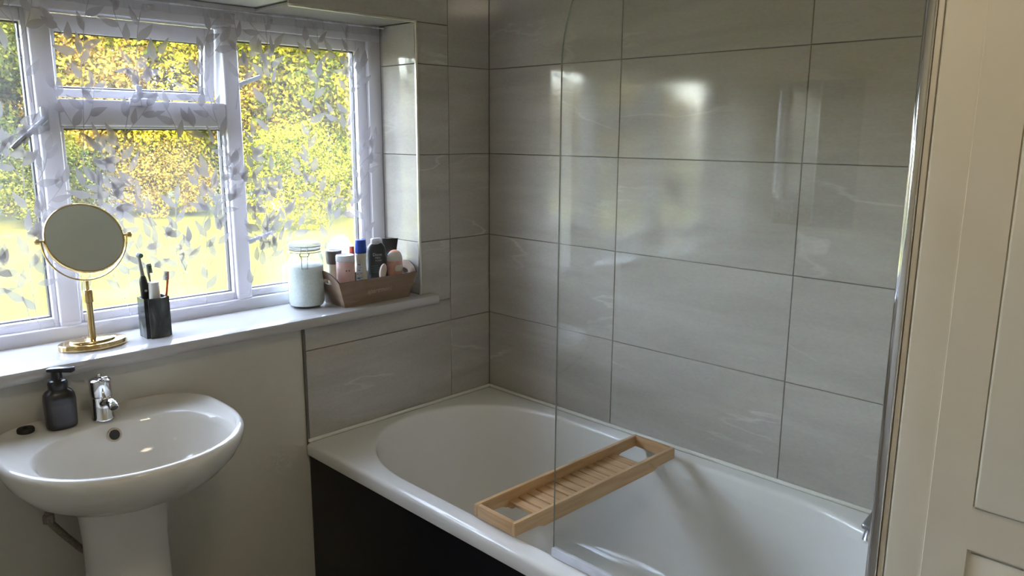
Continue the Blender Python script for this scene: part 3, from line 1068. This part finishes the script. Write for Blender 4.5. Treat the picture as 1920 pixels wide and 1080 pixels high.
# two manual brushes
def brush(name, label, base, tip, hd, mat_h, mat_b, bdir, nb=5, bend=0):
    t = root(name, label, 'toothbrush', base)
    b, q = Vector(base), Vector(tip)
    pts = []
    for k in range(9):
        s = k / 8
        p = b.lerp(q, s)
        p.x += bend * 4 * s * (1 - s)
        pts.append(p)
    rad = [.0042, .0046, .0046, .0044, .0038, .0032, .0028, .0036, .0034]
    tube('handle', pts, rad, mat_h, t, 12)
    d = (pts[-1] - pts[-2]).normalized()
    bd = Vector(bdir).normalized()
    for k in range(nb):
        c0 = pts[-1] - d * (hd * (k + .3) / nb)
        tube('bristle_tuft', [c0, c0 + bd * .0105], [.0030, .0034], mat_b, t, 8)
brush('toothbrush', 'grey toothbrush with dark green bristles in the tumbler', (-1.196, .094, TS + .002), (-1.2145, .090, 1.155), .026, M_grey, M_bristle, (.9, -.4, .1))
brush('toothbrush', 'red toothbrush with pale bristles leaning in the tumbler', (-1.209, .060, TS + .002), (-1.168, .070, 1.132), .024, M_red, M_wbr, (-.9, -.4, .1), 5, .006)
tp = root('toothpaste_tube', 'white toothpaste tube standing cap up in the tumbler', 'toothpaste', (-1.207, .078, TS))
lathe('cap', [(.0145, .092), (.0150, .094), (.0140, .140), (.0135, .1425), (.009, .1432)], (-1.207, .0745, TS - .002), M_white, tp, 28)
lathe('tube', [(.0120, .0), (.0130, .03), (.0142, .092)], (-1.207, .0745, TS + .001), M_white, tp, 24, 1, .85)

# ------------------------------------------------------------------ storage jar
jx, jy, jz = -.712, .118, .955
jar = root('clip_top_jar', 'glass clip-top jar of white bath salts on the sill', 'jar', (jx, jy, jz))
M_jar = pane_mat('jar_glass', (.90, .94, .93), .09)
M_salt = noisy('bath_salts', (.80, .83, .83), (.90, .92, .91), 160, .7, bump=.25, bscale=300)
lathe('glass_body', [(.044, 0), (.054, .003), (.058, .012), (.0585, .12), (.0575, .150), (.0530, .168), (.0470, .177), (.0465, .186)], (jx, jy, jz), M_jar, jar, 48, cap1=False)
lathe('salts', [(.040, .005), (.0525, .008), (.0560, .016), (.0565, .12), (.0560, .136), (.047, .142), (.025, .1445), (.004, .1455)], (jx, jy, jz), M_salt, jar, 48)
lathe('rubber_ring', [(.0475, .186), (.0500, .187), (.0500, .190), (.0475, .191)], (jx, jy, jz), noisy('pale_rubber', (.45, .40, .32), (.5, .45, .37), 20, .5), jar, 40, cap0=False, cap1=False)
lathe('lid', [(.0475, .191), (.0510, .193), (.0515, .204), (.0490, .209), (.044, .2115), (.036, .2105), (.004, .2100)], (jx, jy, jz), cloth_mat('lid_glass', (.62, .62, .60), .5, .4), jar, 48)
M_wire = noisy('wire_steel', (.32, .32, .33), (.40, .40, .41), 9, .25, metal=1)
ringp = lambda rr, h: [(jx + rr * math.cos(2 * PI * k / 40), jy + rr * math.sin(2 * PI * k / 40), jz + h) for k in range(41)]
tube('wire_ring', ringp(.0518, .181), .0013, M_wire, jar, 6)
tube('wire_ring', ringp(.0530, .200), .0013, M_wire, jar, 6)
fa = math.radians(-122)
fd = Vector((math.cos(fa), math.sin(fa), 0)); fs = Vector((-fd.y, fd.x, 0))
J = Vector((jx, jy, jz))
def wp(u, o, h): return J + fd * o + fs * u + Vector((0, 0, h))
tube('clip_wire', [wp(-.010, .054, .202), wp(-.009, .060, .190), wp(-.013, .060, .176), wp(-.009, .061, .168), wp(-.009, .0605, .132), wp(.009, .0605, .132), wp(.009, .061, .168), wp(.013, .060, .176), wp(.009, .060, .190), wp(.010, .054, .202)], .0013, M_wire, jar, 6)
tube('clip_wire', [wp(-.016, .055, .183), wp(-.013, .061, .174), wp(0, .062, .172), wp(.013, .061, .174), wp(.016, .055, .183)], .0013, M_wire, jar, 6)

# ------------------------------------------------------------------ basket
M_card = noisy('brown_craft_wood', (.23, .155, .105), (.28, .195, .135), 7, .62, stretch=(1, 1, 8), bump=.03)
M_carde = noisy('dark_board_edge', (.045, .030, .022), (.06, .04, .03), 20, .7)
bk = root('storage_caddy', 'brown handled wooden caddy of toiletries at the end of the sill', 'caddy', (-.51, .065, .955))
B0x, B1x, B0y, B1y = -.640, -.381, .006, .122          # base
T0x, T1x, T0y, T1y = -.668, -.352, -.006, .134         # top
bz0, bz1 = .955, 1.040
tb = .004


def panel(name, quad, inward, edges=True, arch=None, hole=False):
    """board with thickness; quad: outer corners b0, b1, t1, t0"""
    b0, b1, t1, t0 = [Vector(q) for q in quad]
    iv = Vector(inward) * tb
    if arch is None:
        out_ = [b0, b1, t1, t0]
    else:
        out_ = [b0, b1, t1]
        upv = ((t0 + t1) / 2 - (b0 + b1) / 2).normalized()
        for k in range(1, 16):
            s = k / 16
            out_.append(t1.lerp(t0, s) + upv * arch * math.sin(PI * s) ** .8)
        out_.append(t0)
    hl = []
    if hole:
        ctr = (b0 + b1) / 2 * .22 + (t0 + t1) / 2 * .78 + ((t0 + t1) / 2 - (b0 + b1) / 2).normalized() * arch * .42
        ex_ = (b1 - b0).normalized(); ez_ = ((t0 + t1) / 2 - (b0 + b1) / 2).normalized()
        for k in range(24):
            a = 2 * PI * k / 24
            hl.append(ctr + ex_ * .026 * math.cos(a) + ez_ * (.0115 if math.sin(a) > 0 else .008) * math.sin(a))
    bm = bmesh.new()
    fo = [bm.verts.new(p) for p in out_]
    fi = [bm.verts.new(p + iv) for p in out_]
    n_ = len(out_)
    for j in range(n_):
        f = bm.faces.new((fo[j], fo[(j + 1) % n_], fi[(j + 1) % n_], fi[j])); f.material_index = 1
    if not hole:
        bm.faces.new(fo); bm.faces.new(fi)
    else:
        ho = [bm.verts.new(p) for p in hl]; hi_ = [bm.verts.new(p + iv) for p in hl]
        for j in range(24):
            f = bm.faces.new((ho[j], ho[(j + 1) % 24], hi_[(j + 1) % 24], hi_[j])); f.material_index = 1
        for A, H in ((fo, ho), (fi, hi_)):
            es = [bm.edges.get((A[j], A[(j + 1) % n_])) for j in range(n_)] + [bm.edges.get((H[j], H[(j + 1) % 24])) for j in range(24)]
            bmesh.ops.triangle_fill(bm, edges=es, use_beauty=True)
    return bm_obj(name, bm, None, bk, mats=[M_card, M_carde])


fp = panel('front_panel', ((B0x, B0y, bz0), (B1x, B0y, bz0), (T1x, T0y, bz1), (T0x, T0y, bz1)), (0, 1, .1))
panel('back_panel', ((B0x, B1y, bz0), (B1x, B1y, bz0), (T1x, T1y, bz1), (T0x, T1y, bz1)), (0, -1, .1))
panel('end_panel', ((B0x, B0y, bz0), (B0x, B1y, bz0), (T0x, T1y, bz1), (T0x, T0y, bz1)), (1, 0, .3), arch=.034, hole=True)
panel('end_panel', ((B1x, B0y, bz0), (B1x, B1y, bz0), (T1x, T1y, bz1), (T1x, T0y, bz1)), (-1, 0, .3), arch=.034, hole=True)
box('base', B0x + .002, B1x - .002, B0y + .002, B1y - .002, bz0 + .0005, bz0 + .0045, M_card, bk)
tilt_f = math.atan2(B0y - T0y, bz1 - bz0)
rotf = Matrix.Rotation(PI / 2 + tilt_f, 3, 'X')
text('printed_word', 'apartment', .024, noisy('faded_print', (.40, .31, .235), (.45, .355, .275), 40, .6), bk, (-.508, .0003, .990), rotf, shear=.3)
IB = bz0 + .0055

# toiletries in the caddy ------------------------------------------
def bottle(name, label, cat, c, parts):
    r = root(name, label, cat, c)
    for (nm, prof, mt, kw) in parts:
        lathe(nm, prof, kw.pop('c', c), mt, r, **kw)
    return r
M_brown = noisy('brown_lid', (.085, .065, .05), (.11, .085, .065), 12, .45)
M_amber = noisy('pale_pot', (.62, .55, .42), (.70, .63, .5), 12, .4)
bottle('lidded_pot', 'cream pot with a brown lid at the back of the caddy', 'pot', (-.613, .107, IB),
       [('body', [(.017, 0), (.019, .004), (.020, .120), (.019, .1245)], M_amber, {}), ('lid', [(.0200, .125), (.0235, .1255), (.0280, .167), (.0265, .1695), (.010, .1685)], M_brown, {})])
M_pink = noisy('pink_print', (.66, .43, .40), (.70, .47, .44), 10, .45)
M_lil = noisy('lilac_white_lid', (.66, .64, .70), (.72, .70, .75), 10, .35)
pk = bottle('pink_canister', 'pink canister with a white lid and two dark dots in the caddy', 'canister', (-.607, .046, IB),
            [('body', [(.0265, 0), (.0280, .003), (.0300, .138), (.029, .140)], M_pink, {}), ('lid', [(.0302, .1402), (.0308, .142), (.0308, .156), (.0290, .1610), (.0260, .1615), (.0240, .1590), (.004, .1590)], M_lil, {})])
for a in (-118, -100):
    d = Vector((math.cos(math.radians(a)), math.sin(math.radians(a)), 0))
    axd = Matrix((( -d.y, 0, d.x), (d.x, 0, d.y), (0, 1, 0)))
    lathe('printed_dot', [(.0024, 0), (.0022, .0004)], Vector((-.607, .046, IB + .112)) + d * .0295, M_brown, pk, 12, axis=axd)
M_navyp = noisy('navy_plastic', (.012, .018, .07), (.018, .026, .09), 10, .35)
bottle('red_capped_tube', 'slim navy tube with a red cap in the caddy', 'tube', (-.5625, .073, IB),
       [('body', [(.0075, 0), (.0085, .003), (.0085, .136)], M_navyp, {}), ('cap', [(.0085, .1362), (.0088, .138), (.0080, .181), (.007, .182)], M_red, {})])
M_cream = noisy('cream_plastic', (.55, .52, .43), (.60, .57, .48), 10, .4)
M_blue = noisy('blue_plastic', (.012, .055, .36), (.018, .07, .42), 10, .3)
wb = bottle('blue_capped_bottle', 'cream bottle with a bright blue cap in the caddy', 'bottle', (-.5455, .046, IB),
            [('body', [(.0155, 0), (.0180, .003), (.0190, .05), (.0190, .09), (.0165, .125), (.0180, .148), (.0195, .157), (.018, .160)], M_cream, dict(sy=.8)), ('cap', [(.0185, .1602), (.0198, .162), (.0190, .202), (.0180, .205), (.004, .2055)], M_blue, dict(sy=.85))])
M_lblue = noisy('blue_white_label', (.10, .20, .48), (.66, .70, .76), 60, .45, stretch=(1, 1, 3), lo=.42, hi=.5)
lv = []
hz = [.040, .06, .09, .110, .125]
rr_ = [.0190, .0192, .0192, .0178, .0168]
for z, q in zip(hz, rr_):
    for k in range(9):
        a = math.radians(185 + 62 * k / 8)
        lv.append((-.5455 + q * 1.02 * math.cos(a), .046 + q * .82 * math.sin(a), IB + z))
mesh_obj('label', lv, [(r * 9 + k, r * 9 + k + 1, r * 9 + k + 10, r * 9 + k + 9) for r in range(4) for k in range(8)], M_lblue, wb, smooth=True)
# dark slate shower-gel bottle
M_slate = noisy('slate_plastic', (.040, .048, .052), (.055, .064, .068), 10, .38)
M_silver = noisy('silver_cap', (.55, .55, .58), (.62, .62, .65), 10, .3, metal=.4)
gx, gy, ga = -.468, .068, math.radians(-20)
gel = root('shower_gel_bottle', 'dark slate shower gel bottle with white lettering in the caddy', 'bottle', (gx, gy, IB))
rings = []
Rz = Matrix.Rotation(ga, 3, 'Z')
for (z, wx, wy) in ((0, .027, .013), (.003, .030, .0155), (.07, .0315, .0165), (.13, .0325, .0165), (.160, .0320, .016), (.174, .0285, .0145), (.182, .021, .012), (.187, .012, .008)):
    ring = []
    for k in range(32):
        a = 2 * PI * k / 32
        c, s = math.cos(a), math.sin(a)
        e = 2 / 3.2
        p = Rz @ Vector((wx * math.copysign(abs(c) ** e, c), wy * math.copysign(abs(s) ** e, s), z))
        ring.append(p + Vector((gx, gy, IB)))
    rings.append(ring)
V, F = loft(rings)
mesh_obj('body', V, F, M_slate, gel, auto=50)
lathe('cap', [(.0185, .181), (.0200, .184), (.0200, .198), (.017, .201)], (gx, gy, IB), M_silver, gel, 28, 1, .7)
M_ink = noisy('pale_print', (.40, .44, .44), (.50, .54, .54), 30, .5)
M_teal = noisy('teal_print', (.08, .17, .17), (.12, .22, .22), 30, .5)
rotb = (Rz @ Matrix.Rotation(PI / 2, 3, 'X'))
def gpt(u, z): return Rz @ Vector((u, -.0171, z)) + Vector((gx, gy, IB))
text('printed_word', 'Dove', .0145, M_ink, gel, gpt(-.001, .142), rotb)
text('printed_word', 'MEN', .0095, M_ink, gel, gpt(0, .132), rotb)
text('printed_word', '+CARE', .0075, M_ink, gel, gpt(.002, .1235), rotb)
for k, (z, w) in enumerate(((.107, .017), (.100, .022), (.093, .020), (.086, .024))):
    vv = [gpt(-.022, z), gpt(-.022 + w * 1.3, z), gpt(-.022 + w * 1.3, z + .0022), gpt(-.022, z + .0022)]
    mesh_obj('printed_line', vv, [(0, 1, 2, 3)], M_teal, gel)
# black tube standing on its cap: flat crimped top
kx, ky = -.404, .098
blk = root('black_squeeze_tube', 'black squeeze tube with a flat square end in the caddy', 'tube', (kx, ky, IB))
lathe('cap', [(.0165, 0), (.0175, .002), (.0175, .022), (.0165, .024)], (kx, ky, IB), M_black, blk, 28)
rings = []
Rk = Matrix.Rotation(math.radians(-28), 3, 'Z')
for t in (0, .15, .35, .55, .75, .9, 1):
    z = .0245 + .165 * t
    wx = .0170 + (.0285 - .0170) * t
    wy = .0170 * (1 - t) ** .8 + .0014
    rings.append([Rk @ Vector((wx * math.copysign(abs(math.cos(2 * PI * k / 28)) ** (1 - .55 * t), math.cos(2 * PI * k / 28)), wy * math.sin(2 * PI * k / 28), z)) + Vector((kx + .017 * t, ky, IB)) for k in range(28)])
V, F = loft(rings)
mesh_obj('body', V, F, M_black, blk, auto=50)
# roll-on
M_peach = noisy('peach_label', (.45, .20, .16), (.60, .34, .27), 40, .4)
M_coral = noisy('coral_top', (.72, .27, .17), (.78, .33, .22), 10, .35)
M_clear = noisy('frosted_dome', (.58, .54, .47), (.64, .60, .53), 10, .25)
ro = bottle('roll_on_deodorant', 'peach roll-on deodorant with a coral tipped dome cap in the caddy', 'deodorant', (-.4105, .042, IB),
            [('body', [(.0190, 0), (.0225, .004), (.0265, .05), (.0290, .095), (.0285, .116), (.0265, .120)], M_peach, dict(sy=.75)),
             ('dome_cap', [(.0280, .1203), (.0285, .123), (.0275, .133), (.0245, .143), (.0205, .149), (.0175, .152)], M_clear, dict(sy=.8)),
             ('coral_tip', [(.0170, .1522), (.0130, .1550), (.0075, .1570), (.002, .1578)], M_coral, dict(sy=.8))])
lv = []
for z, w in ((.086, 26), (.091, 34), (.100, 34), (.107, 24)):
    for k in range(9):
        a = math.radians(-84 - w + 2 * w * k / 8)
        q = .0294
        lv.append((-.4105 + q * math.cos(a), .042 + q * .755 * math.sin(a), IB + z))
mesh_obj('label', lv, [(r * 9 + k, r * 9 + k + 1, r * 9 + k + 10, r * 9 + k + 9) for r in range(3) for k in range(8)], M_cream, ro, smooth=True)
# small oval soap / sponge leaning at the front
so = root('oval_brush', 'pale pink oval nail brush poking out at the front of the caddy', 'brush', (-.478, .024, IB))
axs = Matrix.Rotation(math.radians(24), 3, 'Y') @ Matrix.Rotation(math.radians(78), 3, 'X')
M_blush = noisy('blush_plastic', (.66, .53, .46), (.72, .59, .52), 14, .45)
lathe('back', [(.012, -.006), (.0150, -.004), (.0160, .0), (.0150, .004), (.011, .006), (.003, .007)], (-.474, .024, IB + .092), M_blush, so, 32, .82, 1.75, axis=axs)
tube('grip', [(-.488, .024, IB + .002), (-.484, .024, IB + .035), (-.479, .024, IB + .074)], [.008, .007, .007], M_blush, so, 14)
# crumpled white bag standing in for the bright patch behind the caddy
bgx, bgy = -.552, .1515
lump = root('white_lump', 'crumpled white bag between the caddy and the window', 'lump', (bgx, bgy, .955))
M_lump = cloth_mat('translucent_white', (.92, .92, .90), .95, .6)
rb = random.Random(3)
rings = []
for (z, rx, ry) in ((.002, .036, .009), (.02, .046, .012), (.06, .050, .0125), (.10, .051, .0125), (.150, .049, .012), (.180, .042, .011), (.202, .028, .008), (.213, .012, .004)):
    ring = []
    for k in range(36):
        a = 2 * PI * k / 36
        wob = 1 + .10 * math.sin(5 * a + z * 60) + .06 * math.sin(9 * a - z * 110) + rb.uniform(-.03, .03)
        y = bgy + ry * wob * math.sin(a)
        ring.append((bgx + rx * wob * math.cos(a), min(y, .1665), .955 + z + .004 * math.sin(3 * a)))
    rings.append(ring)
for p in range(len(rings[0])):
    x, y, z = rings[0][p]; rings[0][p] = (x, y, .956)
V, F = loft(rings)
mesh_obj('lump_mesh', V, F, M_lump, lump, auto=60)

# ------------------------------------------------------------------ mirror on the left wall (seen only by its reflection in the glass screen)
wm = root('wall_mirror', 'white edged rectangular mirror on the left wall, seen reflected in the glass screen', 'mirror', (-2.35, -.865, 1.2))
box('backing', -2.349, -2.338, -1.03, -.70, 1.17, 1.715, M_gloss, wm, .002)
box('mirror_glass', -2.3378, -2.334, -1.022, -.708, 1.178, 1.707, M_mirror, wm)

# unseen fill lamp added to brighten the room, shaped as a ceiling fitting
M_fill = bpy.data.materials.new('fill_diffuser')
M_fill.use_nodes = True
g = N(M_fill)
g.b.inputs['Base Color'].default_value = (.9, .88, .82, 1)
g.b.inputs['Emission Color'].default_value = (1, .86, .64, 1)
g.b.inputs['Emission Strength'].default_value = FILL
cl = root('fill_light', 'added unseen fill light shaped as a round ceiling fitting with a white diffuser', 'light', (-1.5, -1.74, CEIL - .08))
lathe('base_ring', [(.185, -.001), (.19, -.004), (.19, -.024), (.182, -.026)], (-1.5, -1.74, CEIL), M_gloss, cl, 48)
lathe('diffuser', [(.178, -.0265), (.174, -.045), (.15, -.062), (.09, -.073), (.01, -.077)], (-1.5, -1.74, CEIL), M_fill, cl, 48)

# ------------------------------------------------------------------ garden
def lawn_mat():
    M = mat('lawn', (.3, .34, .05), .9, 0, .1)
    g = N(M)
    tc = g.n('ShaderNodeTexCoord')
    n1 = g.n('ShaderNodeTexNoise', i_Scale=.7, i_Detail=8, i_Roughness=.65)
    g.l(tc.outputs['Object'], n1.inputs['Vector'])
    cr = g.n('ShaderNodeValToRGB')
    e = cr.color_ramp.elements
    e[0].position = .35; e[0].color = (.028, .034, .0025, 1)
    e[1].position = .66; e[1].color = (.074, .064, .009, 1)
    x = e.new(.5); x.color = (.047, .050, .0035, 1)
    g.l(n1.outputs['Fac'], cr.inputs[0]); g.l(cr.outputs[0], g.b.inputs['Base Color'])
    n2 = g.n('ShaderNodeTexNoise', i_Scale=60, i_Detail=4)
    g.l(tc.outputs['Object'], n2.inputs['Vector'])
    bp = g.n('ShaderNodeBump', i_Strength=.6, i_Distance=.05)
    g.l(n2.outputs['Fac'], bp.inputs['Height']); g.l(bp.outputs[0], g.b.inputs['Normal'])
    return M
LZ = -.42
lx = [(-60, .35), (45, .35), (45, 60), (-60, 60)]
lawn = tag(mesh_obj('lawn', [(x, y, LZ) for x, y in lx], [(0, 1, 2, 3)], lawn_mat()), 'sunlit yellow-green lawn outside the window', 'lawn', kind='structure')


def leaf_mat(name, cols, transl=.45):
    M = bpy.data.materials.new(name)
    M.use_nodes = True
    g = N(M)
    g.t.nodes.remove(g.b)
    at = g.n('ShaderNodeAttribute', attribute_name='tone')
    cr = g.n('ShaderNodeValToRGB')
    e = cr.color_ramp.elements
    e[0].position = 0; e[0].color = (*cols[0], 1)
    e[1].position = 1; e[1].color = (*cols[-1], 1)
    for i, c in enumerate(cols[1:-1]):
        x = e.new((i + 1) / (len(cols) - 1)); x.color = (*c, 1)
    g.l(at.outputs['Fac'], cr.inputs[0])
    df = g.n('ShaderNodeBsdfDiffuse'); tl = g.n('ShaderNodeBsdfTranslucent')
    g.l(cr.outputs[0], df.inputs[0]); g.l(cr.outputs[0], tl.inputs[0])
    mx = g.n('ShaderNodeMixShader'); mx.inputs[0].default_value = transl
    g.l(df.outputs[0], mx.inputs[1]); g.l(tl.outputs[0], mx.inputs[2])
    g.l(mx.outputs[0], g.out.inputs[0])
    return M
M_lg = leaf_mat('yellow_green_leaves', [(.018, .028, .004), (.055, .065, .006), (.14, .125, .008), (.24, .20, .014)])
M_lo = leaf_mat('orange_tinged_leaves', [(.025, .024, .005), (.08, .072, .009), (.17, .105, .018), (.25, .18, .03)])
M_ld = leaf_mat('deep_green_leaves', [(.008, .014, .005), (.024, .034, .008), (.06, .068, .011), (.12, .115, .013)])
M_bark = noisy('bark', (.10, .075, .05), (.17, .13, .09), 9, .9, stretch=(3, 3, .5), bump=.4)


def crown_mesh(seed, rx, ry, z0, z1, n, leaf, ncl):
    r = np.random.default_rng(seed)
    cl_ = []
    while len(cl_) < ncl:
        p = r.uniform(-1, 1, 3)
        if np.linalg.norm(p) < 1: cl_.append(p)
    cl_ = np.array(cl_)
    cc = cl_ * np.array([rx, ry, (z1 - z0) / 2]) * .92 + np.array([0, 0, (z0 + z1) / 2])
    cr_ = r.uniform(.35, .75, ncl)
    ci = r.integers(0, ncl, n)
    d = r.normal(size=(n, 3)); d /= np.linalg.norm(d, axis=1)[:, None]
    pos = cc[ci] + d * (cr_[ci] * r.uniform(.55, 1.05, n))[:, None]
    pos[:, 2] = np.maximum(pos[:, 2], .08)
    nrm = d * .7 + r.normal(size=(n, 3)) * .6 + np.array([0, 0, .25])
    nrm /= np.linalg.norm(nrm, axis=1)[:, None]
    a = np.cross(nrm, r.normal(size=(n, 3))); a /= np.linalg.norm(a, axis=1)[:, None]
    b = np.cross(nrm, a)
    L = (leaf * r.uniform(.7, 1.4, n))[:, None]
    Wd = L * .55
    P = np.stack([pos - a * L * .5, pos + b * Wd * .5 + nrm * L * .06, pos + a * L * .5, pos - b * Wd * .5 + nrm * L * .06], 1).reshape(-1, 3)
    me = bpy.data.meshes.new('foliage')
    me.vertices.add(4 * n); me.loops.add(4 * n); me.polygons.add(n)
    me.vertices.foreach_set('co', P.ravel())
    me.loops.foreach_set('vertex_index', np.arange(4 * n, dtype=np.int32))
    me.polygons.foreach_set('loop_start', np.arange(0, 4 * n, 4, dtype=np.int32))
    me.update(calc_edges=True)
    at = me.attributes.new('tone', 'FLOAT', 'FACE')
    ct = r.uniform(.15, .85, ncl)
    at.data.foreach_set('value', np.clip(ct[ci] + r.normal(size=n) * .22, 0, 1).astype(np.float32))
    me.validate()
    return me


CR = [crown_mesh(1, 2.2, 1.7, .3, 6.4, 30000, .10, 75), crown_mesh(2, 2.5, 1.8, .2, 5.6, 30000, .095, 75), crown_mesh(3, 2.0, 1.6, .5, 7.2, 32000, .10, 75), crown_mesh(4, 1.5, 1.2, .05, 2.3, 12000, .075, 34)]


def tree(name, label, x, y, ci, m_, rot, s=1.0, group=None, trunk=True):
    t = root(name, label, 'tree' if trunk else 'shrub', (x, y, LZ), group)
    t.rotation_euler.z = rot
    t.scale = (s, s, s)
    f = bpy.data.objects.new('foliage', CR[ci])
    C.objects.link(f)
    f.parent = t
    if not CR[ci].materials: CR[ci].materials.append(m_)
    f.material_slots[0].link = 'OBJECT'
    f.material_slots[0].material = m_
    f['kind'] = 'stuff'
    if trunk:
        V, F = tube_vf([(0, 0, -.05), (.05, .03, 1.2), (-.06, .05, 2.6), (.08, -.02, 4.2)], [.17, .14, .10, .04], 10)
        me = bpy.data.meshes.new('trunk')
        me.from_pydata(V, [], F)
        me.materials.append(M_bark)
        o = bpy.data.objects.new('trunk', me)
        C.objects.link(o)
        o.parent = t
    return t


GT_ = 'trees beyond the lawn'
tree('garden_tree', 'deep green tree seen through the left light of the window', 1.4, 17.2, 2, M_ld, .3, 1.0, GT_)
tree('garden_tree', 'orange-tinged tree seen through the top light of the window', 3.7, 17.6, 0, M_lo, 1.9, 1.05, GT_)
tree('garden_tree', 'yellow-green tree at the middle of the window', 5.9, 17.0, 1, M_lg, 4.0, 1.1, GT_)
tree('garden_tree', 'golden orange tree beside the mullion of the right-hand light', 7.6, 15.8, 2, M_lo, .8, .95, GT_)
tree('garden_tree', 'bright yellow-green tree filling the right-hand light of the window', 8.3, 13.4, 0, M_lg, 5.2, 1.05, GT_)
tree('garden_tree', 'large yellow-green tree behind the right-hand end of the window', 11.2, 15.0, 1, M_lg, 2.5, 1.1, GT_)
# the row goes on to the left: seen in the reflections of the tiles
k = 0
for (x, y) in ((-.8, 17.4), (-3.2, 17.0), (-5.6, 17.6), (-8.2, 16.8), (-10.8, 17.4), (-13.4, 16.6), (-16.2, 17), (-19.2, 16.2), (-22.4, 16.6), (-12.2, 13.5), (-17.5, 12.0)):
    tree('garden_tree', 'tree of the row reflected in the tiles above the bath', x, y, k % 3, (M_lg, M_lo, M_lg)[k % 3], k * 1.3, (.80 if x > -5 else (.67, .73, .63)[k % 3]), 'trees seen only as reflections')
    k += 1
for (x, y) in ((2.7, 19.5), (6.3, 20.0), (9.4, 18.2), (12.8, 18.0)):
    tree('garden_tree', 'tall tree of the back row filling gaps between the front trees', x, y, (k + 1) % 3, (M_ld, M_lg)[k % 2], k * 2.1, 1.25, 'back row of trees')
    k += 1
tree('garden_shrub', 'low shrub at the edge of the lawn behind the vanity mirror', 2.5, 15.8, 3, M_ld, .4, .8, None, False)
tree('garden_shrub', 'low orange-tinged shrub at the far edge of the lawn', 4.9, 16.0, 3, M_lo, 2.4, .8, None, False)
tree('garden_shrub', 'yellow-green shrub low in the right-hand light of the window', 6.0, 11.9, 3, M_lg, 3.4, .85, None, False)
